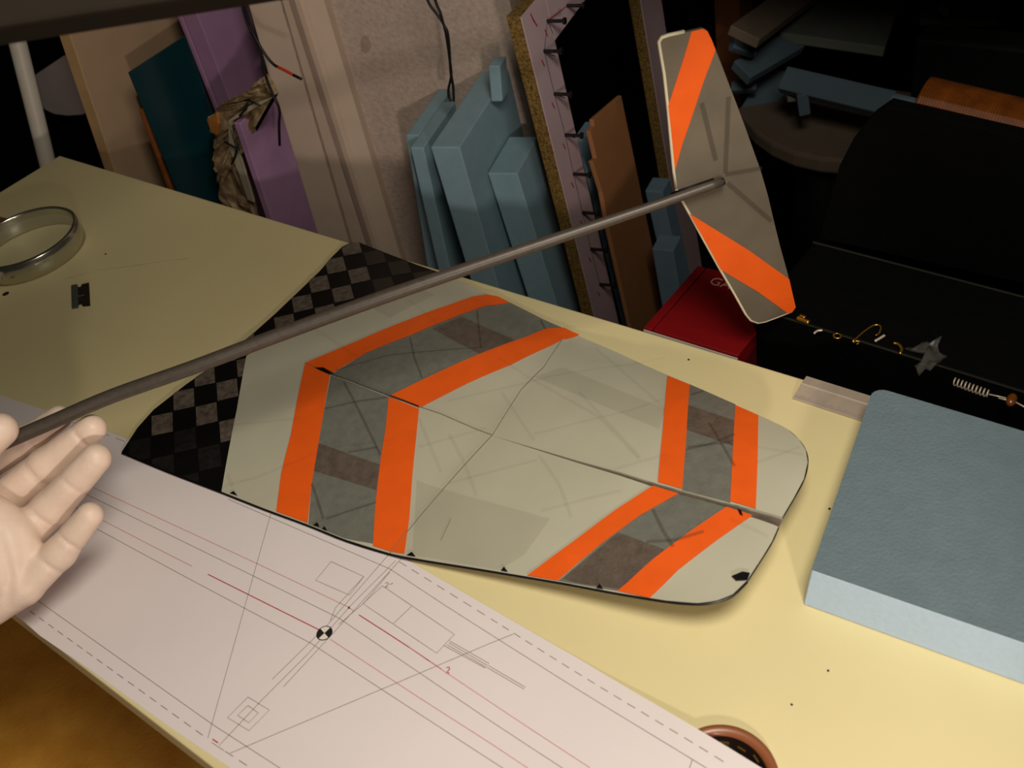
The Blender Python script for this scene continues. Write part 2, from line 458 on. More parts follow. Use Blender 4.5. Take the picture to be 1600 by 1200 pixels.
strokes('red_line', [[(60, 724), (150, 764), (400, 880), (545, 949), (553, 955)], [(636, 1009), (697, 1051), (922, 1200)],
                      [(90, 780), (162, 814), (245, 857), (300, 885)], [(516, 999), (653, 1089), (767, 1162), (830, 1204)]], 0.0004, mat('pale_red_ink', (206, 130, 132), 0.8), PLAN)
strokes('red_stroke', [[(561, 961), (600, 986), (640, 1012), (690, 1046)], [(325, 897.5), (345, 907.5), (420, 945), (498, 984)], z8((110, 1045), (140, 1065)),
                        z8((835, 336), (845, 347)), z8((845, 336), (835, 347)),
                        z8((1362, 664), (1375, 658), (1380, 668), (1370, 682), (1360, 692), (1378, 690))], 0.0006, M_redd, PLAN)
strokes('pencil_note', [z8((1034, 212), (1046, 206), (1052, 214), (1042, 226), (1032, 232), (1050, 230)), z8((1058, 218), (1076, 210))], 0.0005, M_pencil, PLAN)
# balance point symbol: black disc, two pale quarters
cg = on_paper(507, 989.5); cgr = 0.0050
def wedge(name, a0, a1, r, dz, material, n=14):
    bm = bmesh.new()
    c = bm.verts.new((cg.x, cg.y, paper_z(cg.x, cg.y) + dz))
    ring = [bm.verts.new((cg.x + r * math.cos(a0 + (a1 - a0) * k / n), cg.y + r * math.sin(a0 + (a1 - a0) * k / n), c.co.z)) for k in range(n + 1)]
    for a, b in zip(ring, ring[1:]): bm.faces.new((c, a, b))
    return bm_obj(name, bm, material, PLAN)
wedge('balance_mark', 0, 2 * math.pi, cgr, 0.00014, M_black, 40)
for k in (0, 1):
    wedge('balance_mark_quarter', math.radians(84 + 180 * k), math.radians(166 + 180 * k), cgr * 0.88, 0.00022, M_white)

# ------------------------------------------------------------------ wing
TE = [on_z(*p, TZ) for p in ((190, 708), (345, 768), (480, 820), (612, 865))] + [on_z(*p, TZ + 0.012) for p in ((880, 911), (1040, 939))]
BR0, BR1 = on_z(612, 866, TZ), on_z(895, 522, TZ + 0.003)
brd = (BR1 - BR0); brd.z = 0; brd.normalize(); brn = Vector((brd.y, -brd.x, 0))
LE0, LE1 = on_z(600, 396, TZ + 0.002), on_z(1200, 655, TZ + 0.014)
def y_at(x, a, b): return a.y + (b.y - a.y) * (x - a.x) / (b.x - a.x)
def yte(x):
    if x <= TE[0].x: return TE[0].y
    for a, b in zip(TE, TE[1:]):
        if x <= b.x: return y_at(x, a, b)
    return y_at(x, TE[-2], TE[-1])
def yle(x): return y_at(x, LE0, LE1)
def wing_bot(x, y):
    d = (Vector((x, y, 0)) - BR0).dot(brn)
    return TZ + 0.0010 + max(0.0, d) * math.tan(math.radians(7.0))
def wing_top(x, y):
    s = min(1.0, max(0.0, (y - yte(x)) / max(0.02, yle(x) - yte(x))))
    pk = 0.64
    f = 1 - ((pk - s) / pk) ** 2 if s < pk else 1 - 0.92 * ((s - pk) / (1 - pk)) ** 2
    tipf = min(1.0, max(0.0, (-0.150 - x) / 0.10)) ** 0.6
    rootf = min(1.0, max(0.06, (x + 0.615) / 0.13))
    return wing_bot(x, y) + 0.0012 + 0.0105 * f * (0.12 + 0.88 * tipf) * rootf
def on_wing(px, py):
    p = on_z(px, py, TZ + 0.006)
    for _ in range(14):
        z = 0.5 * p.z + 0.5 * wing_top(p.x, p.y); p = on_z(px, py, z)
    return p
def wxy(pts): return [tuple(on_wing(*p)[:2]) for p in pts]
WING = empty('wing_panel', on_z(720, 660, TZ), 'unfinished translucent model glider wing with orange chevrons and carbon root', 'glider wing')
slit = [(385, 548), (480, 577), (515, 587), (610, 621), (770, 681)]
slit_u = [(900, 719), (1028, 756), (1130, 784), (1222, 808)]
slit_l = [(900, 722.5), (1024, 762), (1126, 793), (1216, 823)]
white_up = [(385, 556), (430, 527), (490, 496), (560, 470), (630, 447), (705, 432)]
le = [(760, 458), (800, 474), (900, 523), (970, 553), (1043, 586), (1110, 614), (1150, 633), (1200, 655), (1230, 670), (1248, 686), (1259, 703), (1262, 722), (1256, 748), (1240, 778)]
te_tip = [(1206, 846), (1190, 872), (1167, 907), (1145, 928), (1120, 938), (1090, 942), (1040, 938), (960, 925), (880, 910), (760, 890), (660, 874), (612, 865), (540, 843), (480, 819), (412, 794), (346, 768)]
upper_poly = white_up + le + slit_u[::-1] + [(770, 681), (610, 621), (515, 587), (480, 577)]
lower_poly = [(385, 556), (480, 577), (515, 587), (610, 621), (770, 681)] + slit_l + te_tip + [(360, 690), (370, 640)]
root_poly = [(190, 706), (215, 668), (240, 640), (290, 601), (330, 573), (392, 524), (430, 490), (470, 452), (500, 423), (518, 402), (534, 386), (548, 379), (562, 379), (600, 394), (650, 413), (705, 432)] + white_up[:-1][::-1] + [(370, 640), (360, 690), (346, 768), (260, 735)]
up_xy, low_xy, root_xy = wxy(upper_poly), wxy(lower_poly), wxy(root_poly)
wb = wing_bot
sheet('root_panel', root_xy, wing_top, wb, M_carbon, WING)['label'] = 'black carbon fabric root'
upper = sheet('rear_skin', up_xy, wing_top, wb, M_skin, WING, step=0.009)
lower = sheet('front_skin', low_xy, wing_top, wb, M_skin, WING, step=0.009)
upper['label'] = 'pale glass cloth skin behind the slit'; lower['label'] = 'pale glass cloth skin before the slit'
sheet('slit_shade', wxy([(775, 683)] + slit_u + slit_l[::-1]), lambda x, y: wing_top(x, y) - 0.0020, wb, M_band, WING)  # dark wedge painting the shade seen down through the open slit
# black trailing edge strip of carbon under the skins, and a dark edge binding along the outline
def edge_strip(name, pts, r, parent, dz=0.0):
    P = [on_wing(*p) for p in pts]
    q = [Vector((p.x, p.y, wing_top(p.x, p.y) - 0.0009 + dz)) for p in P]
    return tube_obj(name, spline(q, 4), r, M_edge, parent, 6)
edge_strip('trailing_edge', [(190, 707), (260, 736), (346, 769), (412, 795), (480, 820), (540, 844), (612, 866), (660, 875), (760, 891), (880, 911), (960, 926), (1040, 939), (1090, 943), (1120, 939), (1145, 929), (1167, 908)], 0.0008, WING)
edge_strip('tip_edge', [(1200, 655), (1230, 670), (1248, 686), (1259, 703), (1262, 722), (1256, 748), (1240, 778), (1222, 808)], 0.0005, WING)
edge_strip('tip_edge', [(1216, 823), (1206, 846), (1190, 872), (1167, 908)], 0.0005, WING)
edge_strip('leading_edge', [(600, 394), (650, 413), (705, 432), (760, 458), (800, 474), (900, 523), (1043, 586), (1150, 633), (1200, 655)], 0.0003, WING)
def overlay(name, pts, dz, material, parent, label=None, step=0.010):
    o = sheet(name, wxy(pts), lambda x, y: wing_top(x, y) + dz, lambda x, y: wing_top(x, y) + dz - 0.00025, material, parent, step)
    if label: o['label'] = label
    return o
# grey film panels between the stripes
g1u = [(517, 586), (570, 553), (640, 525), (700, 500), (760, 478), (797, 473), (850, 500), (885, 515), (855, 516), (820, 530), (760, 552), (680, 588), (611, 621)]
g1l = [(517, 587), (610, 622), (603, 670), (595, 720), (587, 790), (583, 850), (540, 842), (482, 819), (487, 760), (497, 700), (507, 640)]
g2u = [(1078, 601), (1112, 616), (1149, 632), (1145, 710), (1141, 786), (1066, 766), (1072, 690)]
g2l = [(1058, 772), (1135, 793), (1080, 830), (1020, 875), (966, 924), (872, 908), (940, 850), (1000, 806)]
for k, (g, par) in enumerate(((g1u, upper), (g1l, lower), (g2u, upper), (g2l, lower))):
    overlay('grey_panel', g, 0.0003, M_grey, par)
bands = [([(676, 514), (722, 496), (808, 534), (752, 555)], upper), ([(497, 693), (594, 727), (588, 766), (490, 736)], lower),
         ([(1075, 634), (1148, 658), (1146, 697), (1073, 672)], upper), ([(966, 833), (1050, 864), (1010, 892), (975, 922), (905, 912), (880, 905), (920, 872)], lower)]
for g, par in bands: overlay('spar_band', g, 0.0006, M_band, par)
stripes = [([(477, 568), (560, 533), (640, 500), (700, 478), (740, 464), (760, 461), (778, 464), (796, 473), (760, 478), (700, 500), (640, 525), (570, 553), (517, 585)], upper),
           ([(477, 569), (516, 586), (507, 640), (497, 700), (487, 760), (481, 818), (432, 800), (440, 740), (455, 680), (468, 610)], lower),
           ([(610, 619), (680, 585), (760, 550), (820, 528), (855, 514), (882, 513), (906, 524), (880, 531), (860, 541), (800, 570), (730, 600), (656, 638)], upper),
           ([(608, 621), (655, 640), (650, 690), (645, 740), (640, 810), (632, 866), (612, 863), (583, 854), (587, 790), (595, 720), (603, 670)], lower),
           ([(1043, 588), (1078, 602), (1072, 690), (1066, 765), (1028, 754), (1036, 670)], upper),
           ([(1020, 760), (1060, 772), (1000, 806), (940, 850), (900, 883), (871, 908), (824, 900), (860, 873), (900, 844), (960, 799)], lower),
           ([(1149, 634), (1185, 650), (1184, 720), (1181, 796), (1141, 784), (1145, 710)], upper),
           ([(1135, 793), (1176, 806), (1120, 845), (1060, 891), (1015, 935), (965, 924), (1020, 875), (1080, 830)], lower)]
for g, par in stripes: overlay('orange_stripe', g, 0.0008, M_orange, par)
# diagonal carbon reinforcing strips showing through
def wing_ribbons(name, polys, width, dz, material, parent):
    for pl in polys:
        bm = bmesh.new(); ribbon(bm, [on_wing(*p) for p in pl], width, wing_top, dz)
        bm_obj(name, bm, material, parent, True)
wing_ribbons('reinforcing_strip', [[(641, 528), (648, 560), (660, 592)], [(525, 580), (610, 556), (756, 544)], [(746, 487), (752, 545)], [(845, 502), (853, 516)],
                                   [(1079, 617), (1150, 600)], [(1078, 601), (1075, 700)]][:4], 0.0016, 0.0011, M_cstrip2, upper)
wing_ribbons('reinforcing_strip', [[(538, 598), (560, 640), (595, 712)], [(508, 640), (556, 629), (606, 622)], [(488, 757), (496, 780), (506, 812)], [(510, 812), (588, 786)], [(545, 708), (590, 700)]], 0.0018, 0.0011, M_cstrip2, lower)
wing_ribbons('reinforcing_strip', [[(1074, 700), (1142, 692)], [(1072, 704), (1110, 695), (1148, 680)], [(1108, 662), (1148, 730)], [(1080, 618), (1100, 612)]], 0.0018, 0.0011, M_cstrip2, upper)
wing_ribbons('reinforcing_strip', [[(1020, 797), (1036, 830), (1052, 856)], [(1010, 848), (1056, 845), (1100, 832)]], 0.0022, 0.0011, M_cstrip2, lower)
wing_ribbons('faint_strip', [[(700, 628), (860, 590), (1040, 560)], [(780, 560), (860, 610), (935, 652), (1000, 720)], [(785, 615), (835, 690)], [(835, 680), (985, 643), (1036, 625)],
                             [(905, 614), (1000, 716)], [(470, 500), (560, 560)], [(640, 470), (720, 540)], [(930, 545), (1040, 640)], [(1184, 700), (1255, 712)], [(1184, 724), (1250, 700)],
                             [(960, 735), (1040, 712)]], 0.0022, 0.0012, M_cstrip, upper)
wing_ribbons('faint_strip', [[(700, 757), (840, 720)], [(702, 680), (724, 720), (745, 775)], [(842, 712), (875, 760), (893, 810)], [(845, 800), (970, 768)], [(352, 760), (400, 748), (450, 728), (520, 700), (610, 690)],
                             [(362, 665), (470, 655)], [(356, 742), (364, 762)], [(655, 700), (760, 670)], [(655, 655), (690, 740)], [(1140, 812), (1200, 840)]], 0.0024, 0.0012, M_cstrip, lower)
overlay('faint_band', [(835, 590), (880, 575), (1040, 640), (1030, 672)], 0.0011, M_faint, upper)
overlay('faint_band', [(652, 752), (860, 812), (820, 868), (780, 892), (645, 868)], 0.0011, M_faint, lower)
overlay('faint_band', [(560, 470), (640, 446), (680, 462), (610, 498)], 0.0011, M_faint, upper)
M_wpen = mat('faint_pencil', (146, 136, 116), 0.6)
# pencil panel-break line and slit line
wing_ribbons('pencil_line', [[(880, 530), (850, 575), (815, 610), (770, 681)], [(610, 621), (690, 648), (770, 681)]], 0.00045, 0.0013, M_wpen, upper)
wing_ribbons('pencil_line', [[(770, 681), (720, 735), (655, 810), (610, 866)], [(690, 845), (705, 812)]], 0.00045, 0.0013, M_wpen, lower)
# torn open slit end and chips in the edge
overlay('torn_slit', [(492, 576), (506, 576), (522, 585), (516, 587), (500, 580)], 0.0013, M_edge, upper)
wing_ribbons('slit_crack', [[(516, 585), (560, 601), (610, 620)]], 0.0007, 0.0013, M_band, upper)
wing_ribbons('slit_crack', [[(610, 620), (632, 628), (655, 637)]], 0.0009, 0.0014, M_edge, upper)
overlay('edge_chip', [(1143, 902), (1160, 895), (1172, 897), (1168, 908), (1150, 909)], 0.0013, M_edge, lower)
overlay('edge_chip', [(1152, 797), (1158, 799), (1161, 808), (1156, 806)], 0.0013, M_edge, lower)
for q in ([(360, 772), (366, 769), (372, 776)], [(490, 822), (497, 818), (500, 825)], [(504, 828), (508, 824), (512, 831)], [(636, 869), (644, 864), (650, 871)], [(783, 893), (788, 887), (794, 895)], [(932, 920), (937, 914), (943, 922)]):
    overlay('edge_chip', q, 0.0013, M_edge, lower)
# carbon fabric: the pale tows of the checker weave, each a raised patch
o0, ou, ov = on_wing(499, 444), on_wing(530, 437), on_wing(504, 466.5)
U = (ou - o0); Vv = (ov - o0); U.z = 0; Vv.z = 0
def clip_convex(subj, clip):
    out = list(subj)
    area = sum(clip[i - 1][0] * clip[i][1] - clip[i][0] * clip[i - 1][1] for i in range(len(clip)))
    if area < 0: clip = clip[::-1]
    for i in range(len(clip)):
        a, b = clip[i - 1], clip[i]; inp = out; out = []
        side = lambda p: (b[0] - a[0]) * (p[1] - a[1]) - (b[1] - a[1]) * (p[0] - a[0])
        for k in range(len(inp)):
            p, q = inp[k - 1], inp[k]; sp, sq = side(p), side(q)
            if sp * sq < 0:
                t = sp / (sp - sq); out.append((p[0] + (q[0] - p[0]) * t, p[1] + (q[1] - p[1]) * t))
            if sq >= 0: out.append(q)
        if len(out) < 3: return []
    return out
cen = Vector((sum(p[0] for p in root_xy) / len(root_xy), sum(p[1] for p in root_xy) / len(root_xy)))
root_fr = bpy.data.objects['root_panel']
for i in range(-9, 10):
    for j in range(-12, 16):
        if (i + j) % 2: continue
        g = 0.47
        c0 = o0 + U * i + Vv * j
        quad = [c0 - U * g - Vv * g, c0 + U * g - Vv * g, c0 + U * g + Vv * g, c0 - U * g + Vv * g]
        pl = clip_convex(root_xy, [(q.x, q.y) for q in quad])
        if len(pl) < 3: continue
        ar = abs(sum(pl[k - 1][0] * pl[k][1] - pl[k][0] * pl[k - 1][1] for k in range(len(pl)))) / 2
        if ar < 2.0e-5: continue
        dark = (444 - 7 * i + 22.5 * j) > 640 or (499 + 31 * i + 5 * j) > 565  # sheen painted in: tows that reflect little get the darker colour
        sheet('fabric_tow', pl, lambda x, y: wing_top(x, y) + 0.00035, lambda x, y: wing_top(x, y) + 0.0001, M_tow_nosheen if dark else M_tow, root_fr, 0.02)

# ------------------------------------------------------------------ tail boom with stabilizer
BOOM = empty('tail_boom', at_depth(600, 463, 0.645), 'tapered carbon tail boom with orange striped stabilizer, held in the air', 'tail boom')
bpx = [(-170, 766, 0.610), (-60, 720, 0.614), (75, 662, 0.620), (175, 619, 0.624), (300, 574.5, 0.626), (450, 518, 0.628), (600, 464, 0.626), (800, 396, 0.623), (1000, 329, 0.620), (1128, 284, 0.618)]
BP = [at_depth(*q) for q in bpx]
brad = [0.0046, 0.0046, 0.0046, 0.0046, 0.0046, 0.0046, 0.0044, 0.0039, 0.0033, 0.0028]
sp = spline(BP, 5); rr = []
for i in range(len(sp)):
    t = i / 5.0; k = min(int(t), len(brad) - 2); rr.append(brad[k] + (brad[k + 1] - brad[k]) * (t - k))
tube_obj('boom_tube', sp, rr, M_boom, BOOM, 20)
end = BP[-1]; bdir = (BP[-1] - BP[-3]).normalized()
tube_obj('boom_end_cap', [end, end + bdir * 0.0015], [0.0028, 0.0022], M_edge, BOOM, 16)
# stabilizer: an upright plate along the boom, behind it as the camera sees it
sn = bdir.cross(Vector((0, 0, 1))).normalized()
if sn.dot(CAM - end) < 0: sn = -sn
sp0 = end - sn * 0.0045
stab_px = [(1031, 66), (1035, 60), (1045, 56.5), (1070, 51), (1098, 44.5), (1105, 48), (1112, 62), (1128, 103), (1146, 150), (1163, 195), (1176, 232), (1188, 265), (1200, 306), (1209, 345), (1219, 385), (1230, 425), (1238, 458), (1243.5, 480), (1238, 487), (1215, 496), (1196, 503), (1185, 505), (1174, 501), (1166, 491), (1150, 462), (1125, 419), (1100, 374), (1080, 337), (1066, 312), (1058, 296), (1054, 268), (1050, 225), (1045, 170), (1039, 115), (1033, 80)]
def onst(p, off=0.0): return on_plane(p[0], p[1], sp0, sn) + sn * off
stab = prism_obj('stabilizer', [onst(p) for p in stab_px], -sn * 0.0022, M_stab, BOOM)
for q in ([(1080.5, 45 + 4), (1098, 44.8), (1105, 48.5), (1112, 62.5), (1118, 78), (1100, 125), (1080, 185), (1066, 225), (1054.5, 266), (1050, 220), (1044, 165), (1056, 128), (1069, 88)],
          [(1077, 333.5), (1120, 360), (1170, 391), (1233, 436), (1238, 458), (1243, 480), (1238, 487), (1231, 489.5), (1185, 456), (1126, 421), (1100, 374)]):
    prism_obj('orange_stripe', [onst(p, 0.0003) for p in q], -sn * 0.00025, M_orange, stab)
def stab_strips(name, polys, width, material):
    for a, b in polys:
        bm = bmesh.new()
        A, B = onst(a, 0.0006), onst(b, 0.0006); s = (B - A).normalized().cross(sn) * width / 2
        hexa(bm, [A - s, B - s, B + s, A + s], [p + sn * 0.0001 for p in (A - s, B - s, B + s, A + s)])
        bm_obj(name, bm, material, stab)
stab_strips('reinforcing_strip', [((1138, 150), (1133, 270)), ((1133, 272), (1190, 262)), ((1136, 285), (1205, 345)), ((1096, 160), (1118, 250))], 0.0030, mat('stabilizer_strip', (60, 50, 42), 0.5, alpha=0.14))
edge_pts = [onst(p, -0.0011) for p in stab_px[29:] + stab_px[:4]]
tube_obj('stabilizer_edge', edge_pts, 0.0013, M_stabedge, stab, 6)
tube_obj('stabilizer_edge', [onst(p, -0.0011) for p in stab_px[18:30]], 0.0013, M_stabedge, stab, 6)
pyl0 = sp[-8]; pyl1 = end
bm = bmesh.new(); mid0 = on_plane(1066, 300, sp0, sn)
tube(bm, [BP[-1] - bdir * 0.032 - sn * 0.003, BP[-1] - bdir * 0.004 - sn * 0.003], [0.0024, 0.0024], 8); bm_obj('stabilizer_mount', bm, M_edge, BOOM, True)

# ------------------------------------------------------------------ gloved hand (one continuous surface)
def surface_nets(D, org, h):
    nx, ny, nz = D.shape
    ins = D < 0
    c = [ins[i:nx - 1 + i, j:ny - 1 + j, k:nz - 1 + k] for i in (0, 1) for j in (0, 1) for k in (0, 1)]
    s = sum(x.astype(np.int8) for x in c)
    act = (s > 0) & (s < 8)
    idx = -np.ones(act.shape, np.int64); ids = np.argwhere(act); idx[act] = np.arange(len(ids))
    acc = np.zeros((len(ids), 3)); cnt = np.zeros(len(ids))
    off = [(i, j, k) for i in (0, 1) for j in (0, 1) for k in (0, 1)]
    for a in range(8):
        for b in range(a + 1, 8):
            df = [off[b][m] - off[a][m] for m in range(3)]
            if sum(map(abs, df)) != 1: continue
            va = D[tuple((ids + off[a]).T)]; vb = D[tuple((ids + off[b]).T)]
            mk = (va < 0) != (vb < 0)
            t = np.where(mk, va / np.where(mk, va - vb, 1), 0)
            acc[mk] += (np.array(off[a]) + t[:, None] * np.array(df))[mk]; cnt[mk] += 1
    V = (ids + acc / cnt[:, None]) * h + org
    faces = []
    for ax in range(3):
        o1, o2 = [(1, 2), (2, 0), (0, 1)][ax]
        sl0 = [slice(1, -1)] * 3; sl1 = [slice(1, -1)] * 3
        sl0[ax] = slice(0, -1); sl1[ax] = slice(1, None)
        a = ins[tuple(sl0)]; b = ins[tuple(sl1)]
        for flip, m in ((False, a & ~b), (True, ~a & b)):
            e = np.argwhere(m)
            st = np.array([1, 1, 1]); st[ax] = 0; e = e + st
            d1 = np.zeros(3, int); d1[o1] = 1; d2 = np.zeros(3, int); d2[o2] = 1
            q = [idx[tuple((e - d1 - d2).T)], idx[tuple((e - d2).T)], idx[tuple(e.T)], idx[tuple((e - d1).T)]]
            q = np.stack(q, 1)
            if flip: q = q[:, ::-1]
            faces.append(q[(q >= 0).all(1)])
    return V, np.concatenate(faces)
def camco(px, py, d): return np.array(((px - 800) / F * d, (py - 600) / F * d, d))
HH = 0.0013
lo = np.array(camco(-230, 590, 0.62)); lo[2] = 0.545
hi = np.array(camco(205, 1045, 0.62)); hi[2] = 0.68
gs = [np.arange(lo[k], hi[k], HH) for k in range(3)]
GX, GY, GZ = np.meshgrid(*gs, indexing='ij')
G = np.stack([GX, GY, GZ], -1).astype(np.float32)
def smin(a, b, k):
    hh = np.clip(0.5 + 0.5 * (b - a) / k, 0, 1); return b * (1 - hh) + a * hh - k * hh * (1 - hh)
def cone(a, b, ra, rb):
    ab = (b - a).astype(np.float32); L2 = float(ab @ ab)
    t = np.clip(((G - a.astype(np.float32)) @ ab) / L2, 0, 1)
    return np.linalg.norm(G - a.astype(np.float32) - t[..., None] * ab, axis=-1) - (ra + (rb - ra) * t)
def finger(ch, creases=()):
    P = [camco(*c[:3]) for c in ch]; r = [c[3] for c in ch]; d = None
    for k in range(len(P) - 1):
        e = cone(P[k], P[k + 1], r[k], r[k + 1]); d = e if d is None else smin(d, e, 0.003)
    for (px, py, dep, dirn, amp) in creases:
        n = np.array((dirn[0], dirn[1], 0.15), np.float32); n /= np.linalg.norm(n)
        ax = (G - camco(px, py, dep).astype(np.float32)) @ n
        near = np.exp(-(np.linalg.norm(G - camco(px, py, dep).astype(np.float32), axis=-1) / 0.012) ** 2)
        d = d + amp * near * np.exp(-(ax / 0.0011) ** 2)
    return d
fd = (0.75, -0.62)
D_idx = finger([(-110, 800, .642, .0105), (-25, 730, .643, .0100), (45, 685, .642, .0094), (92, 653, .638, .0080)], [(45, 690, .633, (0.8, -0.5), .0010)])
D_mid = finger([(-120, 872, .634, .0125), (-12, 794, .634, .0126), (72, 727, .634, .0110), (144, 670, .631, .0092)], [(126, 688, .623, fd, .0014), (52, 742, .623, fd, .0012), (47, 746, .623, fd, .0009)])
D_rin = finger([(-110, 956, .618, .0130), (5, 864, .619, .0130), (80, 794, .620, .0114), (150, 716, .615, .0094)], [(112, 762, .608, (0.65, -0.75), .0010), (62, 812, .606, (0.65, -0.75), .0014), (55, 820, .606, (0.65, -0.75), .0010), (38, 838, .606, (0.7, -0.7), .0010)])
D_pin = finger([(-70, 985, .604, .0115), (38, 918, .607, .0108), (93, 864, .608, .0099), (141, 805, .604, .0080)], [(108, 850, .598, (0.65, -0.75), .0015), (75, 885, .597, (0.65, -0.75), .0011)])
D_thu = finger([(-190, 860, .600, .0150), (-95, 760, .596, .0128), (-35, 700, .597, .0118), (0, 672, .601, .0105)])
def ell(c, rad):
    q = (G - camco(*c).astype(np.float32)) / np.array(rad, np.float32)
    k0 = np.linalg.norm(q, axis=-1); k1 = np.linalg.norm(q / np.array(rad, np.float32), axis=-1)
    return k0 * (k0 - 1.0) / np.maximum(k1, 1e-6)
palm = smin(ell((-82, 872, .607), (.058, .046, .022)), ell((-190, 950, .612), (.055, .034, .022)), 0.012)
D = D_mid
for e in (D_idx, D_rin, D_pin): D = smin(D, e, 0.0016)
# stretched cuff folds running down the palm edge
ang = np.arctan2((G[..., 1] - camco(-95, 885, .61)[1]), (G[..., 0] - camco(-95, 885, .61)[0]))
palm = palm + 0.0007 * np.sin(9 * np.linalg.norm((G - camco(-140, 900, .61).astype(np.float32))[..., :2], axis=-1) / 0.012) * np.clip(1 - np.abs(ang - 0.35), 0, 1)
D = smin(D, palm, 0.004)
D = smin(D, D_thu, 0.003)
V, Fq = surface_nets(D, lo, HH)
Rn = np.array(R)
Vw = V @ Rn.T + np.array(CAM)
me = bpy.data.meshes.new('gloved_hand')
me.from_pydata(Vw.tolist(), [], Fq.tolist()); me.update()
hand = link('gloved_hand', me, M_glove, None, True)
tag(hand, 'hand in a white latex glove gripping the tail boom', 'gloved hand')
md = hand.modifiers.new('smooth', 'SMOOTH'); md.factor = 0.5; md.iterations = 3

# ------------------------------------------------------------------ things lying on the table
# blue foam slab
zf = 0.776
fb = [on_z(1255, 945, TZ), on_z(1600, 1070, TZ)]
ft = [on_z(1268, 890, zf), on_z(1365, 605, zf), on_z(1600, 675, zf)]
A = Vector((fb[0].x, fb[0].y, TZ)); ex = (fb[1] - fb[0]); ex.z = 0; ex.normalize()
Bk = Vector((ft[1].x, ft[1].y, TZ)); WID = 0.30
bx = (ft[2] - ft[1]); bx.z = 0; bx.normalize()
FOAM = empty('foam_slab', A + ex * 0.1 + Vector((0, 0.07, 0)), 'grey-blue insulation foam slab on the right of the table', 'foam slab')
a0 = Vector((ft[0].x, ft[0].y, 0)); b0 = Vector((ft[1].x, ft[1].y, 0))
dl = (b0 - a0).normalized(); rc = 0.009
corner = []
cc = b0 - dl * rc + bx * rc
for k in range(6):
    t = k / 5 * math.pi / 2
    corner.append(cc - bx * rc * math.cos(t) + dl * rc * math.sin(t))
out = [a0, *corner, b0 + bx * WID, a0 + ex * WID]
bm = bmesh.new()
sh = Vector((A.x - a0.x, A.y - a0.y, 0))
hexa(bm, [Vector((p.x, p.y, TZ + 0.0002)) + (sh if k in (0, len(out) - 1) else Vector((0, 0, 0))) for k, p in enumerate(out)], [Vector((p.x, p.y, zf)) for p in out])
bm_obj('foam_core', bm, M_foamcut, FOAM, bevel=0.0006, seg=1)
bm = bmesh.new()
ins = [p + (Vector((-0.02, 0.36, 0)) - p).normalized() * 0.0 for p in out]
hexa(bm, [Vector((p.x, p.y, zf - 0.0001)) for p in ins], [Vector((p.x, p.y, zf + 0.0006)) for p in ins]); bm_obj('planed_face', bm, M_foam, FOAM)['label'] = 'duller grey-blue planed upper face'

# steel ruler tucked under the slab, with bevelled face, ticks and figures
rq = [on_z(1238, 624, TZ), on_z(1345, 659, TZ), on_z(1252, 590, TZ), on_z(1360, 625, TZ)]
ru = (rq[1] - rq[0]).normalized(); rv = Vector((-ru.y, ru.x, 0))
rw = (rq[2] - rq[0]).dot(rv); RL = 0.062
RUL = empty('steel_ruler', rq[0], 'steel ruler lying at the rear table edge, left of the foam slab', 'ruler')
def rpt(u, v, z): return rq[0] + ru * u + rv * v + Vector((0, 0, z))
bm = bmesh.new()
prof = [(0, 0.0001), (rw, 0.0001), (rw, 0.0030), (rw * 0.64, 0.0034), (rw * 0.60, 0.0029), (0.001, 0.0012), (0, 0.0009)]
hexa(bm, [rpt(0, v, z) for v, z in prof], [rpt(RL, v, z) for v, z in prof]); bm_obj('blade', bm, M_steel, RUL)
bm = bmesh.new()
slope = (0.0029 - 0.0012) / (rw * 0.60 - 0.001)
def rz_(v): return 0.0012 + slope * (v - 0.001) + 0.00012
for k in range(1, 60):
    ln = 0.0042 if k % 10 == 0 else (0.0034 if k % 5 == 0 else 0.0024)
    u = k * 0.001
    hexa(bm, [rpt(u, 0.0012, rz_(0.0012) - 0.0001), rpt(u + 0.0002, 0.0012, rz_(0.0012) - 0.0001), rpt(u + 0.0002, 0.0012 + ln, rz_(0.0012 + ln) - 0.0001), rpt(u, 0.0012 + ln, rz_(0.0012 + ln) - 0.0001)],
         [rpt(u, 0.0012, rz_(0.0012)), rpt(u + 0.0002, 0.0012, rz_(0.0012)), rpt(u + 0.0002, 0.0012 + ln, rz_(0.0012 + ln)), rpt(u, 0.0012 + ln, rz_(0.0012 + ln))])
tag(bm_obj('tick_marks', bm, M_pencil, RUL), kind='stuff')
def text_mesh(name, body, size, origin, ux, uy, material, parent, depth=0.0001):
    cu = bpy.data.curves.new(name, 'FONT'); cu.body = body; cu.size = size; cu.extrude = depth
    tmp = bpy.data.objects.new(name + '_t', cu); COL.objects.link(tmp)
    dg = bpy.context.evaluated_depsgraph_get()
    me = bpy.data.meshes.new_from_object(tmp.evaluated_get(dg))
    bpy.data.objects.remove(tmp, do_unlink=True)
    ux = Vector(ux).normalized(); uz = ux.cross(Vector(uy)).normalized(); uy = uz.cross(ux)
    me.transform(Matrix(((ux.x, uy.x, uz.x, origin[0]), (ux.y, uy.y, uz.y, origin[1]), (ux.z, uy.z, uz.z, origin[2]), (0, 0, 0, 1))))
    me.materials.clear()
    return link(name, me, material, parent)

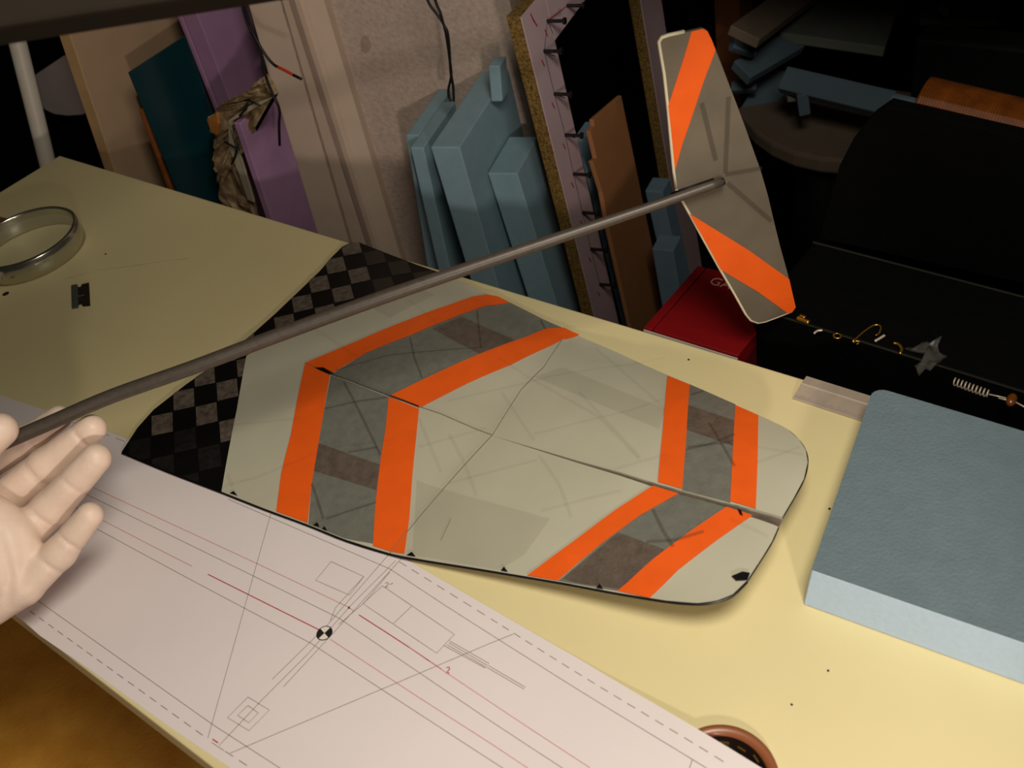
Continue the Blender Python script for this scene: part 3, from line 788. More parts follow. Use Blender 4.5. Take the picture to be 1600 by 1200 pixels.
# razor blade: thin plate with notches and slot, folded steel spine
rbp = [on_z(*p, TZ) for p in ((112, 447.5), (113, 483.5), (142, 477), (140, 443))]
RAZ = empty('razor_blade', rbp[0], 'single-edge razor blade lying below the magnifying glass', 'razor blade')
bu = (rbp[3] - rbp[0]); bv = (rbp[1] - rbp[0]); bu.z = bv.z = 0
def rb(u, v, z=0.0): return rbp[0] + bu * u + bv * v + Vector((0, 0, z))
bm = bmesh.new()
ol = [(0.30, 0.02), (0.40, 0.12), (0.52, 0.13), (0.60, 0.02), (1, 0.0), (1, 1.0), (0.60, 0.98), (0.52, 0.87), (0.40, 0.88), (0.30, 0.98)]
for top in (True,):
    half1 = [(0.3, 0.02), (0.40, 0.12), (0.52, 0.13), (0.60, 0.02), (1, 0), (1, 0.45), (0.72, 0.47), (0.46, 0.49), (0.3, 0.49)]
    half2 = [(0.3, 0.53), (0.46, 0.53), (0.72, 0.51), (1, 0.55), (1, 1), (0.60, 0.98), (0.52, 0.87), (0.40, 0.88), (0.3, 0.98)]
    mid_ = [(0.72, 0.47), (1, 0.45), (1, 0.55), (0.72, 0.51)]
    for hf in (half1, half2, mid_):
        hexa(bm, [rb(u, v, 0.0008) for u, v in hf], [rb(u, v, 0.0012) for u, v in hf])
bm_obj('blade', bm, M_blade, RAZ)
bm = bmesh.new(); hexa(bm, [rb(0, 0, 0.0001), rb(0.36, 0, 0.0001), rb(0.36, 1, 0.0001), rb(0, 1, 0.0001)], [rb(0, 0, 0.0018), rb(0.36, 0, 0.0018), rb(0.36, 1, 0.0018), rb(0, 1, 0.0018)])
bm_obj('spine', bm, mat('spine_steel', (112, 112, 104), 0.4, metal=0.6), RAZ, bevel=0.0005)

# magnifying glass
mg = on_z(52, 396, TZ)
MAG = empty('magnifying_glass', mg, 'round chrome magnifying glass lying at the left of the table', 'magnifying glass')
mr = 0.0525; mh = 0.021
def shifted(bm, off):
    for v in bm.verts: v.co += Vector(off)
bm = bmesh.new(); lathe(bm, [(mr, 0.0002), (mr + 0.0012, 0.001), (mr + 0.0012, mh - 0.001), (mr, mh), (mr - 0.002, mh), (mr - 0.0022, mh - 0.002), (mr - 0.0022, 0.002), (mr - 0.002, 0.0002)], 96, True)
shifted(bm, mg); bm_obj('chrome_rim', bm, M_chrome, MAG, True)
bm = bmesh.new(); prof = [(0.0001, 0.0048 + 0.006)]
top = [(mr * 0.955 * k / 12, 0.0135 + 0.0028 * (1 - (k / 12) ** 2)) for k in range(1, 13)]
bot = [(mr * 0.955 * k / 12, 0.0125 - 0.0015 * (1 - (k / 12) ** 2)) for k in range(12, 0, -1)]
lathe(bm, [(0.0002, 0.0163)] + top + bot + [(0.0002, 0.011)], 72)
shifted(bm, mg); bm_obj('lens', bm, M_glass, MAG, True)
hd = (on_z(-8, 452, TZ) - mg); hd.z = 0; hd.normalize()
h0 = mg + hd * (mr + 0.001) + Vector((0, 0, 0.0112))
tube_obj('handle_ferrule', [h0 - hd * 0.002, h0 + hd * 0.018], [0.0098, 0.0088], M_plasticw, MAG, 20)
tube_obj('handle', spline([h0 + hd * 0.018, h0 + hd * 0.05, h0 + hd * 0.09, h0 + hd * 0.125], 4), 0.0085, M_edge, MAG, 16)
rp = mg + Vector((0.02, -mr - 0.0015, 0.012))
tube_obj('rim_screw', [mg + Vector((-0.022, -mr * 0.9, 0.013)), mg + Vector((-0.0225, -mr * 0.9 - 0.0045, 0.013))], 0.0014, M_edge, MAG, 10)

# brown card at the left margin behind the magnifier
cq = [on_z(*p, TZ) for p in ((-60, 330), (-10, 338), (26, 346), (34, 356), (-5, 372), (-60, 398))]
tag(prism_obj('cardboard_scrap', [p + Vector((0, 0, 0.0003)) for p in cq], (0, 0, 0.0012), M_brown), 'brown card scrap at the left margin behind the magnifying glass', 'cardboard')

# round bronze dish half under the plan
DSH = empty('round_dish', DISH, 'small round dish with a bronze rim peeking out under the paper plan', 'dish')
bm = bmesh.new(); drr = 0.0258
lathe(bm, [(drr, 0.0002), (drr + 0.0012, 0.0012), (drr + 0.0008, 0.0030), (drr - 0.001, 0.0034), (drr - 0.0035, 0.0026), (drr - 0.0045, 0.0008), (drr - 0.0045, 0.0002)], 72, True)
shifted(bm, DISH); bm_obj('rim', bm, M_bronze, DSH, True)
bm = bmesh.new()
r_ = lathe(bm, [(drr - 0.004, 0.0002), (drr - 0.004, 0.0010), (0.0002, 0.0009)], 48)
shifted(bm, DISH); bm_obj('well', bm, M_edge, DSH, True)
bm = bmesh.new()
for k, (a, rad_) in enumerate(((1.50, 0.0175), (1.05, 0.019), (0.75, 0.0178), (0.4, 0.018), (2.0, 0.018))):
    c = DISH + Vector((rad_ * math.cos(a), rad_ * math.sin(a), 0.001)); t = Vector((-math.sin(a), math.cos(a), 0))
    tube(bm, [c - t * 0.0022, c + t * 0.0022], 0.0005, 6)
tag(bm_obj('brass_bits', bm, M_gold, DSH), kind='stuff')

# ------------------------------------------------------------------ boards stacked on edge behind the table
def frame_dirs(deg):
    a = math.radians(deg)
    return Vector((math.cos(a), math.sin(a), 0)), Vector((-math.sin(a), math.cos(a), 0))
class Slab:
    """a board standing on edge: P0 is its front upper right corner; narrow edge faces the table, broad face to the right"""
    def __init__(s, fr, fl, Y, deg, fr_bot, z0=0.0):
        s.e1, s.e2 = frame_dirs(deg)
        s.P0 = on_y(fr[0], fr[1], Y)
        P1 = on_plane(fl[0], fl[1], s.P0, s.e2); s.w = max(0.0015, (s.P0 - P1).dot(s.e1))
        P2 = on_plane(fr_bot[0], fr_bot[1], s.P0, s.e2)
        d = (P2 - s.P0); s.d = d / -d.z            # per unit of height, downwards
        s.H = s.P0.z - z0
        s.n = s.e2.cross(s.d).normalized()          # broad face normal
    def face(s, px, py):
        q = on_plane(px, py, s.P0, s.n) - s.P0
        b = -q.z; a = (q - s.d * b).dot(s.e2); return a, b
    def at(s, a, b, t=0.0): return s.P0 + s.e2 * a + s.d * b - s.e1 * t
    def box(s, bm, a0, a1, b0, b1, t0=0.0, t1=None):
        t1 = s.w if t1 is None else t1
        hexa(bm, [s.at(a0, b1, t1), s.at(a0, b1, t0), s.at(a1, b1, t0), s.at(a1, b1, t1)], [s.at(a0, b0, t1), s.at(a0, b0, t0), s.at(a1, b0, t0), s.at(a1, b0, t1)])
def board(name, label, cat, fr, fl, Y, deg, fr_bot, L, material, group=None, edge=None, z0=0.0, bevel=0.0012):
    s = Slab(fr, fl, Y, deg, fr_bot, z0)
    if not isinstance(L, float):
        L = s.face(*L)[0]
    bm = bmesh.new()
    if edge is None:
        s.box(bm, 0, L, 0, s.H)
        o = bm_obj(name, bm, material, None, bevel=bevel); tag(o, label, cat, group)
    else:
        o = empty(name, s.at(L / 2, s.H, s.w / 2), label, cat, group)
        s.box(bm, 0.0008, L, 0, s.H); bm_obj('board_core', bm, material, o, bevel=bevel)
        bm = bmesh.new(); s.box(bm, 0, 0.0012, 0.0005, s.H - 0.001, 0.0004, s.w - 0.0004); bm_obj('edge_band', bm, edge, o)
    s.obj = o; s.L = L
    return s

BG = 'blue foam boards behind the table'
board('foam_board', 'narrow pale blue foam board leaning on the plaster wall, leftmost of the blue boards', 'foam board', (654.5, 211), (634, 211), 0.672, 18, (686, 417), (708, 166), M_blue, BG)
board('foam_board', 'second narrow blue foam board from the left, beside a dark gap', 'foam board', (661.5, 231), (641, 231), 0.652, 18, (703, 420), (716, 183), M_blue, BG)
b3 = board('foam_board', 'tall wide blue foam board in the middle of the blue stack', 'foam board', (718, 230), (673, 231), 0.640, 18, (776, 437), (806, 156), M_blue, BG)
board('foam_board', 'lower thick blue foam board beside the chipboard frame, brightest front edge', 'foam board', (808, 271), (762, 271), 0.690, 18, (857, 432), 0.075, M_blue, BG)
board('foam_board', 'short blue foam offcut standing on the blue stack near the frame', 'foam board', (781, 103), (763, 104), on_z(784, 158, b3.P0.z).y, 18, (785, 158), 0.022, M_blue, BG, z0=b3.P0.z + 0.0005)
board('foam_board', 'beige foam board standing between the white pipe and the teal sheet', 'foam board', (77, -40), (60, -40), 0.530, 10, (177, 262), 0.20, M_beige, edge=M_beigee)
board('plastic_sheet', 'dark teal glossy sheet leaning against the beige board', 'plastic sheet', (201.8, 113), (200, 112.5), 0.545, 6, (276, 296), (291, 58), M_teal, bevel=0.0)
board('wood_strip', 'thin orange wood strip at the foot of the teal sheet', 'wood strip', (222, 172), (216, 172), 0.549, 6, (265, 290), 0.02, M_woode)
LB = board('foam_board', 'tall lilac foam board with the black wires beside it', 'foam board', (284, -40), (259.5, -40), 0.650, 10, (357, 150), 0.11, M_purple, 'lilac foam boards')
bm = bmesh.new(); LB.box(bm, -0.001, 0.10, 0.0, LB.H, LB.w + 0.0008, LB.w + 0.0075)
tag(bm_obj('foam_board', bm, M_purple, None, bevel=0.0012), 'thin lilac foam board at the left of the lilac stack', 'foam board', 'lilac foam boards')
board('foam_board', 'lower lilac foam block in front of the torn fragment', 'foam board', (375, 192.5), (366, 195), 0.560, 10, (411, 300), (433, 150), M_purple, 'lilac foam boards')
# chipboard frame: left stile, right stile, rail; pink laminate faces, screws, pencil and red marks
s = Slab((813, 26), (792, 31), 0.70, 14, (927, 490))
FR = empty('chipboard_frame', s.at(0.1, s.H, 0.01), 'chipboard frame with pink face, screws and pencil marks, standing on edge', 'wooden frame')
aw = s.face(920, 300)[0]; bi = s.face(864, 68)[1]; a2, _ = s.face(1010, 60); a3, _ = s.face(1042, 60)
for nm, (a0_, a1_, b0_, b1_) in (('stile', (0, aw, 0, s.H)), ('stile', (a2, a3, 0, s.H)), ('rail', (aw, a2, 0, bi))):
    bm = bmesh.new(); s.box(bm, a0_, a1_, b0_, b1_, 0.0004); ob = bm_obj(nm, bm, M_chip, FR)
    bm = bmesh.new(); s.box(bm, a0_ + 0.0005, a1_ - (0.0005 if nm == 'stile' else 0), b0_ + (0.001 if nm == 'stile' else 0.001), b1_ - 0.001, -0.0006, 0.0005); bm_obj('pink_face', bm, M_pink, ob)['label'] = 'pink laminate face'
screws = [((885, 9), (900, 2)), ((854, 33), (867, 30)), ((849, 80), (864, 80)), ((865, 147), (877, 148)), ((882, 211), (895, 214)), ((895, 272), (907, 275)), ((909, 332), (922, 337)), ((922, 389), (939, 395)), ((936, 444), (950, 450))]
bases = []
for (p, q) in screws:
    a_, b_ = s.face(*p); bases.append((a_, b_))
    B0 = s.at(a_, b_, -0.0004); D0 = s.e1
    tube_obj('screw', [B0, B0 + D0 * 0.017, B0 + D0 * 0.0172, B0 + D0 * 0.0195], [0.0019, 0.0019, 0.0036, 0.0036], M_screw, FR, 8, False)
bm = bmesh.new(); bmr = bmesh.new()
def fr_line(bmx, p, q, wd=0.0008):
    A_, B_ = s.at(*p, -0.0009), s.at(*q, -0.0009); sd = (B_ - A_).normalized().cross(s.n) * wd / 2
    hexa(bmx, [A_ - sd, B_ - sd, B_ + sd, A_ + sd], [v_ + s.e1 * 0.0001 for v_ in (A_ - sd, B_ - sd, B_ + sd, A_ + sd)])
for p, q in zip(bases[1:], bases[2:]): fr_line(bm, p, q)
fr_line(bmr, bases[0], bases[1], 0.0010)
for (a_, b_) in bases[1:]:
    fr_line(bm, (a_, b_), (min(aw - 0.001, a_ + 0.022), b_ + 0.016))
    fr_line(bmr, (a_ - 0.010, b_ + 0.004), (a_ - 0.007, b_ + 0.012), 0.0018)
fr_line(bmr, (0.020, 0.006), (0.024, 0.016), 0.002); fr_line(bmr, (0.022, 0.012), (0.028, 0.022), 0.002)
tag(bm_obj('pencil_lines', bm, M_black, FR), kind='stuff'); tag(bm_obj('red_marks', bmr, M_redd, FR), kind='stuff')
# tan cut-out board
c = Slab((950, 350), (945.5, 350.5), 0.74, 14, (985, 507))
pts = [(971, 149), (1007, 325), (1040, 480), (1062, 585), (1012, 610), (985, 507), (950, 350), (941, 300), (926, 252), (932, 247), (927, 225), (922, 205), (929, 196), (927, 187)]
ab = [c.face(*p) for p in pts]
P = [c.at(a_, b_) for a_, b_ in ab]
P = [p for p in P]
# run the foot of the board down to the floor
ab[3] = (ab[3][0], c.P0.z); ab[4] = (ab[4][0], c.P0.z)
P = [c.at(a_, b_) for a_, b_ in ab]
tag(prism_obj('cutout_board', P, -c.e1 * 0.005, M_tan, None, 0.0008), 'tan board with a notched pointed top inside the chipboard frame', 'board')
board('foam_board', 'slate blue foam strip between the frame stile and the tan board', 'foam board', (921, 212), (900, 214), 0.80, 12, (965, 400), 0.03, M_blue2)
board('foam_board', 'slate blue foam board behind the tan board, left of the right stile', 'foam board', (1035, 300), (1008, 302), 0.86, 12, (1072, 470), 0.03, M_blue2)
board('foam_board', 'short pale foam strip between tan board and red box', 'foam board', (1052, 392), (1022, 425), 0.80, 12, (1066, 480), 0.03, M_blue2)

# torn fragment with wires in front of the lilac boards
tpx = [(323, 187), (331.6, 180), (340, 174), (339, 169), (344, 165), (351, 160), (359, 157), (368, 153), (376, 149), (383, 146), (390, 143), (398, 132), (404, 127.6), (410, 120), (418, 130), (428, 150), (406, 163), (389, 173), (370, 184), (358, 190), (358, 205), (366, 235), (376, 262), (383, 285), (391, 310), (398, 345), (402, 366),
       (370, 366), (356, 330), (350, 316), (343, 300), (340, 276), (336, 258), (333, 242), (334, 224), (337, 212), (330, 206)]
TORN = empty('torn_fragment', on_y(372, 250, 0.575), 'torn plaster and fibre fragment with bent wires beside lilac foam', 'rubble')
FY = 0.572
rnd = random.Random(3)
bm = bmesh.new()
poly3 = [on_y(px, py, FY) for px, py in tpx]
va = [bm.verts.new(p) for p in poly3]; f0 = bm.faces.new(va)
bmesh.ops.triangulate(bm, faces=[f0])
bmesh.ops.subdivide_edges(bm, edges=bm.edges[:], cuts=3, use_grid_fill=True)
r = bmesh.ops.extrude_face_region(bm, geom=bm.faces[:])
newv = [v for v in r['geom'] if isinstance(v, bmesh.types.BMVert)]
for v in newv: v.co.y += 0.007
ns = set(newv)
for v in bm.verts:
    if v not in ns: v.co += Vector((rnd.uniform(-1, 1) * 0.0015, rnd.uniform(-1, 1) * 0.004, rnd.uniform(-1, 1) * 0.0015))
bm_obj('torn_body', bm, M_raw, TORN)
bq = [(310 + x / 5, 100 + y / 5) for x, y in ((65, 435), (140, 385), (155, 470), (145, 560), (100, 535))]
prism_obj('wood_corner', [on_y(px, py, FY - 0.006) for px, py in bq], (0, 0.004, 0), M_rust, TORN, 0.0008)
bq = [(310 + x / 5, 100 + y / 5) for x, y in ((235, 440), (400, 325), (590, 255), (490, 315), (255, 450), (248, 500), (280, 620), (365, 850), (432, 1080), (385, 1060), (312, 850), (236, 640))]
prism_obj('metal_strip', [on_y(px, py, FY - 0.0052) for px, py in bq], (0, 0.002, 0), mat('pale_strip', (188, 176, 152), 0.5), TORN)
for pl in ([(365, 285), (390, 280), (480, 325)], [(390, 285), (372, 350), (322, 405)], [(205, 610), (262, 640), (318, 672)], [(310, 630), (290, 720), (260, 780)]):
    tube_obj('bent_wire', [on_y(310 + x / 5, 100 + y / 5, FY - 0.009) for x, y in pl], 0.0012, M_wire, TORN, 6)

# white pipe
pt, pb = on_y(16, 20, 0.56), on_y(76, 262, 0.525)
dv = (pb - pt); k = pb.z / -dv.z; foot = pb + dv * k; k2 = 0.18 / -dv.z
topp = pt - dv * k2
PIPE = empty('drain_pipe', foot, 'white plastic pipe standing at the far left behind the table', 'pipe')
tube_obj('pipe_length', [topp, foot], 0.0105, M_pipe, PIPE, 24)
jp = on_y(22, 50, 0.556)
tube_obj('pipe_socket', [jp + dv.normalized() * -0.05, jp + dv.normalized() * 0.0], [0.0125, 0.0115], M_pipe, PIPE, 24)
# pale rounded plate behind the pipe
pq = [(47, 122), (60, 113), (78, 101), (97, 88), (125, 78), (150, 120), (150, 165), (128, 180), (105, 181.5), (85, 179), (72, 173), (60, 163), (53, 148), (48, 133)]
ppl = [on_y(px, py, 0.575) for px, py in pq]
bm = bmesh.new()
lowz = min(p.z for p in ppl)
o = prism_obj('rounded_plate', ppl, (0, 0.012, 0), M_pale, None, 0.003)
tag(o, 'pale rounded plate between the white pipe and beige board', 'plate')
bm.free()
bm = bmesh.new(); pc = on_y(100, 150, 0.60)
box(bm, (pc.x - 0.12, 0.5875, 0), (pc.x - 0.03, 0.61, lowz + 0.02)); tag(bm_obj('dark_crate', bm, M_case, None, bevel=0.003), 'black crate carrying the pale plate in the dark corner', 'crate')

# hanging wires
def wire(name, label, segs, Y, rad=0.0016):
    E = empty(name, on_y(segs[0][0][0], segs[0][0][1], Y), label, 'wire')
    for pl, m in segs_iter(segs):
        tube_obj('strand', spline([on_y(px, py, Y) for px, py in pl], 5), rad, m, E, 8)
    return E
def segs_iter(segs):
    for sgm in segs:
        yield sgm
def wires(name, label, segs, Y, rad=0.0014):
    E = empty(name, on_y(*segs[0][0][0], Y), label, 'wire')
    for pl, m, nm in segs:
        tube_obj(nm, spline([on_y(px, py, Y) for px, py in pl], 5), rad, m, E, 8)
    return E
wires('hanging_wire', 'black wires with a red sleeve hanging beside the lilac foam', [
    ([(368, -60), (377, 0), (388, 40), (402, 66), (408, 85), (413, 110), (420, 133), (431, 158), (434, 162)], M_wire, 'strand'),
    ([(374, -60), (381, 0), (392, 42), (405, 70), (418, 90), (428, 101), (435, 105)], M_wire, 'strand'),
    ([(434, 104.5), (447, 111), (458, 117)], M_redw, 'red_sleeve'), ([(458, 117), (471, 123.5)], M_wire, 'strand'),
    ([(433, 160), (437, 175), (436, 195), (437, 227)], M_wire, 'strand')], 0.560)
wires('hanging_wire', 'thin black cable loop hanging down the plaster wall', [
    ([(655, -50), (668, 0), (685, 25), (693, 38), (698, 60), (703, 95), (705, 118), (701, 138), (701, 150), (705, 158)], M_wire, 'strand'),
    ([(668, -50), (680, 0), (688, 20), (693, 38), (699, 50), (702, 75), (704, 110), (708, 135), (709, 158)], M_wire, 'strand')], 0.70)

# ------------------------------------------------------------------ red box
RZ = 0.732
q0, q1, q2 = on_z(1006, 511, RZ), on_z(1091, 414, RZ), on_z(1162, 560, RZ)
RB = empty('red_box', Vector((q0.x + 0.05, q0.y + 0.04, 0)), 'red box with pale letters standing behind the table', 'box')
W = 0.080; Lb = (q1 - q0).length
u = Vector((1, -0.01, 0)).normalized(); v = (q1 - q0).normalized()
bm = bmesh.new()
cs = [q0, q0 + u * W, q0 + u * W + v * Lb, q0 + v * Lb]
hexa(bm, [Vector((p.x, p.y, 0)) for p in cs], [Vector((p.x, p.y, RZ - 0.012)) for p in cs]); bm_obj('box_body', bm, M_reddk, RB, bevel=0.0015)
lid_in = 0.008
cs2 = [q0 + u * lid_in, q0 + u * W, q0 + u * W + v * Lb, q0 + u * lid_in + v * Lb]
bm = bmesh.new(); hexa(bm, [Vector((p.x, p.y, RZ - 0.0118)) for p in cs2], [Vector((p.x, p.y, RZ)) for p in cs2]); lid = bm_obj('lid', bm, M_redbox, RB, bevel=0.001)
cs3 = [q0 - u * 0.0005, q0 + u * (lid_in - 0.0012), q0 + u * (lid_in - 0.0012) + v * Lb, q0 - u * 0.0005 + v * Lb]
bm = bmesh.new(); hexa(bm, [Vector((p.x, p.y, RZ - 0.0118)) for p in cs3], [Vector((p.x, p.y, RZ - 0.0006)) for p in cs3]); bm_obj('lid_rim', bm, M_redbox, RB, bevel=0.001)
cs4 = [q0 - v * 0.001, q0 + u * W - v * 0.001, q0 + u * W - v * 0.0004, q0 - v * 0.0004]
bm = bmesh.new(); hexa(bm, [Vector((p.x, p.y, RZ - 0.010)) for p in cs4], [Vector((p.x, p.y, RZ - 0.002)) for p in cs4]); bm_obj('paper_band', bm, M_plasticw, RB)
tg = on_z(1106, 443, RZ)
text_mesh('lettering', 'GA', 0.0135, (tg.x, tg.y, RZ + 0.0003), u, v, M_letter, lid)

# ------------------------------------------------------------------ open black case with odd bits
LZ = 0.757
l0, l1 = on_z(1172, 480, LZ), on_z(1600, 650, LZ)
du = Vector((1, -0.055, 0)).normalized(); dvv = Vector((-du.y, du.x, 0))
CASE = empty('tool_case', Vector((0.0, 0.62, 0.0)), 'open black tool case behind the table on the right', 'tool case')
cw = 0.40; cdp = 0.092
c0 = Vector((q0.x + W + 0.0015, l0.y, 0))
bm = bmesh.new(); cs = [c0, c0 + du * cw, c0 + du * cw + dvv * cdp, c0 + dvv * cdp]
hexa(bm, [Vector((p.x, p.y, 0.0)) for p in cs], [Vector((p.x, p.y, LZ)) for p in cs]); bm_obj('case_body', bm, M_case, CASE, bevel=0.002)
bm = bmesh.new()
tube(bm, [c0 + Vector((0, 0, LZ)), c0 + du * cw + Vector((0, 0, LZ))], 0.0008, 6); bm_obj('front_lip', bm, M_casel, CASE)
bm = bmesh.new()
tube(bm, [c0 + dvv * (cdp - 0.002) + Vector((0, 0, LZ + 0.0006)), c0 + du * cw + dvv * (cdp - 0.002) + Vector((0, 0, LZ + 0.0006))], 0.0009, 6); bm_obj('hinge_line', bm, M_casel, CASE)
lp = [(1281, 386), (1288, 345), (1300, 300), (1312, 258), (1335, 214), (1360, 184), (1386, 166), (1600, 216), (1760, 254), (1760, 560)]
LY = c0.y + cdp + 0.004
lidp = [on_y(px, py, LY) for px, py in lp]
zb = LZ + 0.001
lidp[0].z = zb; lidp[-1].z = zb
prism_obj('case_lid', lidp, (0, 0.012, 0), M_case, CASE, 0.002)
def on_case(px, py, dz=0.0015): return on_z(px, py, LZ + dz)
def bit(name, label, cat, polys, rad, m):
    E = empty(name, on_case(*polys[0][0]), label, cat)
    for k, pl in enumerate(polys):
        tube_obj('piece', spline([on_case(px, py, rad + 0.001) for px, py in pl], 4), rad, m, E, 8)
    return E
bit('metal_clip', 'small bright metal clip on the black case near the stabilizer tip', 'metal clip', [[(1246, 497), (1254, 500), (1264, 504)], [(1250, 494), (1258, 497)]], 0.0018, M_gold)
bit('wire_hook', 'small bent steel hook lying on the black case', 'wire hook', [[(1272, 521), (1277, 517), (1285, 516)]], 0.0008, M_steel)
bit('small_ring', 'tiny brass ring lying on the black case', 'ring', [[(1302, 523), (1308, 521), (1314, 524), (1312, 528), (1305, 528), (1302, 523)]], 0.0006, M_gold)
bit('wire_loop', 'long thin brass wire loop lying on the black case', 'wire loop', [[(1332, 534), (1350, 518), (1366, 508), (1376, 510), (1374, 520), (1368, 524)]], 0.0006, M_gold)
bit('steel_pin', 'short steel pin beside the brass wire loop', 'pin', [[(1367, 533), (1374, 529), (1382, 524)]], 0.0009, M_steel)
bit('brass_hook', 'tiny brass hook below the wire loop', 'hook', [[(1333, 535), (1338, 533), (1343, 534), (1339, 538)]], 0.0006, M_gold)
bit('curved_clip', 'curved dull brass clip left of the plastic bag', 'clip', [[(1396, 536), (1404, 538), (1409, 545), (1406, 553)]], 0.0010, M_gold)
SPR = empty('coil_spring', on_case(1520, 604), 'dull metal coil spring at the front of the black case', 'spring')
a_, b_ = on_case(1490, 596, 0.0035), on_case(1545, 616, 0.0035); ax = (b_ - a_); lx_ = ax.length; ax.normalize(); sx = Vector((-ax.y, ax.x, 0))
tube_obj('coil', [a_ + ax * lx_ * t / 80 + (sx * math.cos(t * 0.75) + Vector((0, 0, 1)) * math.sin(t * 0.75)) * 0.0025 for t in range(81)], 0.0005, M_steel, SPR, 5)
tube_obj('spring_tail', [b_, on_case(1572, 622, 0.0035)], 0.0005, M_steel, SPR, 5)
LED = empty('amber_lamp_bulb', on_case(1581, 628), 'tiny amber glass bulb at the right end of the case front', 'bulb')
a_, b_ = on_case(1577, 633, 0.004), on_case(1584, 617, 0.004)
tube_obj('glass_body', spline([a_, a_.lerp(b_, 0.3), a_.lerp(b_, 0.7), b_], 3), [0.0012, 0.002, 0.0026, 0.003, 0.003, 0.003, 0.003, 0.0026, 0.002, 0.001], M_amber, LED, 12)
tube_obj('lead', [on_case(1560, 622, 0.004), a_.lerp(b_, 0.4)], 0.0005, M_steel, LED, 6); tube_obj('lead', [a_.lerp(b_, 0.5), on_case(1612, 642, 0.004)], 0.0005, M_steel, LED, 6)
# crumpled clear bag
bgp = [(1414, 552), (1440, 545), (1470, 535), (1462, 548), (1478, 566), (1462, 578), (1436, 588), (1428, 578), (1445, 560)]
bm = bmesh.new(); rnd = random.Random(5)
vs = [bm.verts.new(on_case(px, py, 0.002)) for px, py in bgp]; f0 = bm.faces.new(vs); bmesh.ops.triangulate(bm, faces=[f0])
bmesh.ops.subdivide_edges(bm, edges=bm.edges[:], cuts=2, use_grid_fill=True)
for v_ in bm.verts: v_.co.z += rnd.uniform(0, 0.006)
r = bmesh.ops.extrude_face_region(bm, geom=bm.faces[:])
for v_ in [x for x in r['geom'] if isinstance(x, bmesh.types.BMVert)]: v_.co.z += 0.0012
tag(bm_obj('plastic_bag', bm, M_bag), 'crumpled clear plastic bag on the black case', 'plastic bag')

# amber roll behind the case lid
ra, rb_ = on_y(1436, 168, LY + 0.055), on_y(1640, 218, LY + 0.055)
ROLL = empty('amber_roll', ra, 'glossy amber wound roll resting behind the black case lid', 'roll')
ax = (rb_ - ra); rl = ax.length; ax.normalize()
nseg = 46; pts = []; rads = []
for k in range(nseg * 2 + 1):
    pts.append(ra + ax * rl * k / (nseg * 2)); rads.append(0.0215 if k % 2 else 0.0225)
rads[0] = 0.019
tube_obj('wound_body', pts, rads, M_amber, ROLL, 28, False)
tube_obj('core', [ra - ax * 0.02, rb_ + ax * 0.05], 0.006, M_off2, ROLL, 16)
bm = bmesh.new(); yb_ = ra.y
box(bm, (ra.x - 0.015, yb_ + 0.024, 0), (rb_.x + 0.1, yb_ + 0.050, min(ra.z, rb_.z) + 0.05)); tag(bm_obj('dark_cabinet', bm, M_case, None, bevel=0.003), 'black cabinet behind the amber roll', 'cabinet')
bm = bmesh.new(); box(bm, (ra.x - 0.015, yb_ - 0.03, 0), (rb_.x + 0.1, yb_ + 0.0235, min(ra.z, rb_.z) - 0.0235)); tag(bm_obj('dark_plinth', bm, M_case, None, bevel=0.003), 'black plinth under the amber roll', 'plinth')

# ------------------------------------------------------------------ dim shelf of offcuts at the back right
SY = 1.02
SH = [on_y(*p, SY) for p in ((1168, 196), (1200, 182), (1260, 196), (1330, 214))]
shelf_z = on_y(1250, 205, SY).z
bpts = [on_z(*p, shelf_z) for p in ((1150, 172), (1180, 205), (1205, 223), (1240, 238), (1280, 247), (1320, 250), (1380, 262), (1470, 280), (1470, 150), (1230, 110))]
tag(prism_obj('rounded_shelf', bpts, (0, 0, -0.02), M_off3, None, 0.004), 'dim brown rounded shelf board under the foam offcuts', 'shelf')
sc_ = sum((Vector(p) for p in bpts), Vector()) / len(bpts)
bm = bmesh.new(); tube(bm, [(sc_.x, sc_.y, 0), (sc_.x, sc_.y, shelf_z - 0.02)], [0.06, 0.03], 20); tag(bm_obj('shelf_pedestal', bm, M_case, None, True), 'dark pedestal under the rounded shelf', 'pedestal')
def plank(name, label, a, b, wpx, thick, Y0, Y1, m, cat='foam offcut'):
    """bar between two measured end points at different distances"""
    A_, B_ = on_y(*a, Y0), on_y(*b, Y1)
    t = (B_ - A_).normalized(); side = t.cross(Vector((0.25, -0.6, 0.75))).normalized(); upv = side.cross(t)
    if upv.z < 0: upv = -upv
    wd = wpx * Y0 / F * 1.35
    bm = bmesh.new()
    hexa(bm, [A_ - side * wd / 2 - upv * thick, A_ + side * wd / 2 - upv * thick, B_ + side * wd / 2 - upv * thick, B_ - side * wd / 2 - upv * thick],
         [A_ - side * wd / 2, A_ + side * wd / 2, B_ + side * wd / 2, B_ - side * wd / 2])
    return tag(bm_obj(name, bm, m, None, bevel=0.0015), label, cat, 'foam offcuts on the dim shelf')
plank('foam_offcut', 'buff foam plank with pale end, topmost of the dim pile', (1164, 50), (1262, -22), 44, 0.012, 0.98, 1.16, M_off3)
plank('foam_offcut', 'small slate foam scrap under the buff plank end', (1148, 62), (1184, 74), 22, 0.012, 1.00, 1.02, M_off2)
plank('foam_offcut', 'slate foam bar slanting below the buff plank', (1160, 108), (1246, 58), 34, 0.014, 1.01, 1.10, M_off2)
plank('foam_offcut', 'flat slate foam scrap lowest at the left of the pile', (1142, 134), (1182, 132), 14, 0.012, 1.04, 1.05, M_off2)
plank('foam_offcut', 'dark slate foam piece standing askew behind the stabilizer edge', (1168, 196), (1222, 108), 44, 0.012, 1.035, 1.12, M_off2)
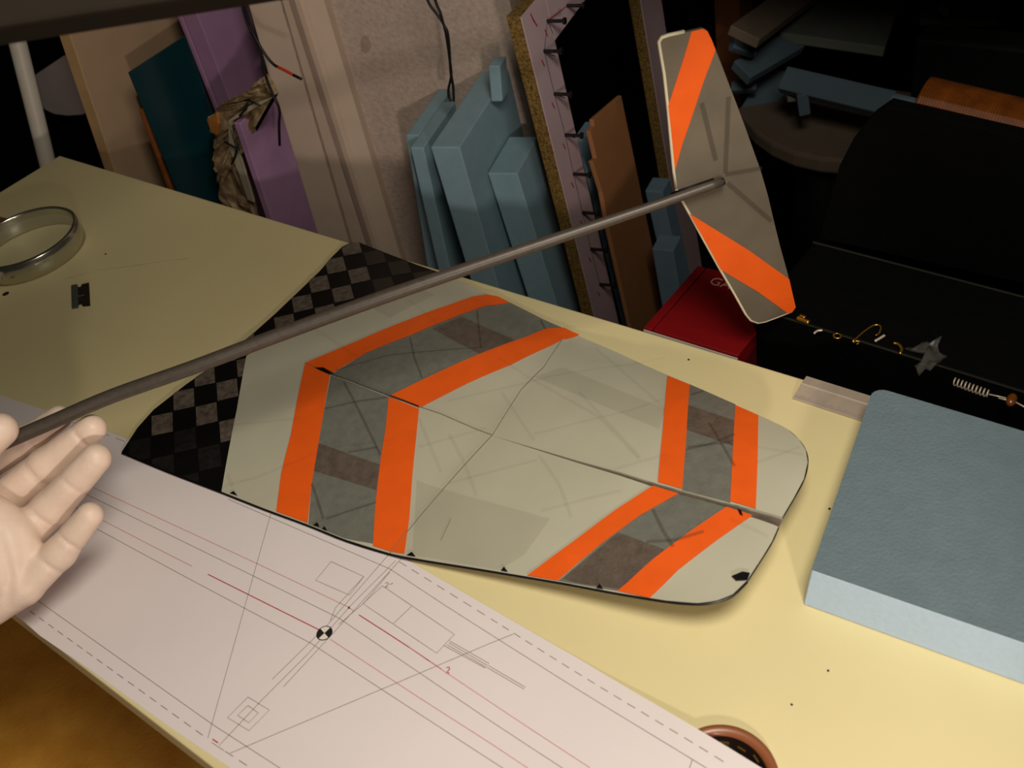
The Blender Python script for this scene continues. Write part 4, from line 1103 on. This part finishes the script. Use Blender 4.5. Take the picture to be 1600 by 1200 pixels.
plank('foam_offcut', 'wide grey foam sheet with a pale front edge, upper right', (1300, 62), (1340, -30), 128, 0.012, 1.10, 1.30, M_off1)
plank('foam_offcut', 'long slate foam beam lying across two small blocks', (1222, 120), (1392, 160), 32, 0.014, 1.00, 0.99, M_off2)
plank('foam_offcut', 'small pale foam block, left support of the long beam', (1239, 143), (1239, 160), 15, 0.012, 1.0, 1.0, M_off1)
plank('foam_offcut', 'small slate foam block, right support of the long beam', (1254, 148), (1258, 181), 15, 0.012, 0.985, 0.985, M_off2)
plank('foam_offcut', 'short pale foam block at the top right of the picture', (1478, 12), (1530, -18), 16, 0.012, 1.2, 1.25, M_off3)
plank('foam_offcut', 'dim grey foam sheet under the pale block, top right', (1500, 30), (1500, -30), 84, 0.01, 1.25, 1.35, M_off1)
bm = bmesh.new(); box(bm, (-0.50, 0.72, 1.00), (0.9, 1.45, 1.025)); tag(bm_obj('upper_shade_board', bm, M_postw, None, bevel=0.002), 'brown unseen board added to shade the dim foam offcuts, over the top edge', 'shelf')  # unseen board on legs, added to keep the ceiling lamp off the offcuts
for k, (xx, yy) in enumerate(((0.86, 0.75), (0.86, 1.40))):
    bm = bmesh.new(); box(bm, (xx, yy, 0), (xx + 0.03, yy + 0.03, 0.9995)); bm_obj('shade_board_leg', bm, M_postw, bpy.data.objects['upper_shade_board'], bevel=0.002)
# brown upright post
p0 = on_y(1136, 40, 1.15)
bm = bmesh.new(); box(bm, (p0.x - 0.018, 1.15, 0), (p0.x + 0.018, 1.19, 2.5)); tag(bm_obj('wooden_post', bm, M_postw, None, bevel=0.002), 'dim brown wooden post behind the stabilizer', 'post')

# ------------------------------------------------------------------ dark rail crossing close to the camera, top left
ra, rb_ = at_depth(-140, 30, 0.36), at_depth(470, -62, 0.40)
ax = (rb_ - ra).normalized(); up_ = -R.col[1]; up_ = (up_ - ax * up_.dot(ax)).normalized(); fw = ax.cross(up_)
ra2 = ra - ax * 0.5; rb2 = rb_ + ax * 0.5
bm = bmesh.new(); hw, hh_ = 0.010, 0.0115
hexa(bm, [ra2 - up_ * hh_ - fw * hw, ra2 - up_ * hh_ + fw * hw, ra2 + up_ * hh_ * 2 + fw * hw, ra2 + up_ * hh_ * 2 - fw * hw], [rb2 - up_ * hh_ - fw * hw, rb2 - up_ * hh_ + fw * hw, rb2 + up_ * hh_ * 2 + fw * hw, rb2 + up_ * hh_ * 2 - fw * hw])
tag(bm_obj('wooden_rail', bm, M_rail, None, bevel=0.002), 'dark brown wooden rail blurred across the top left corner', 'rail')
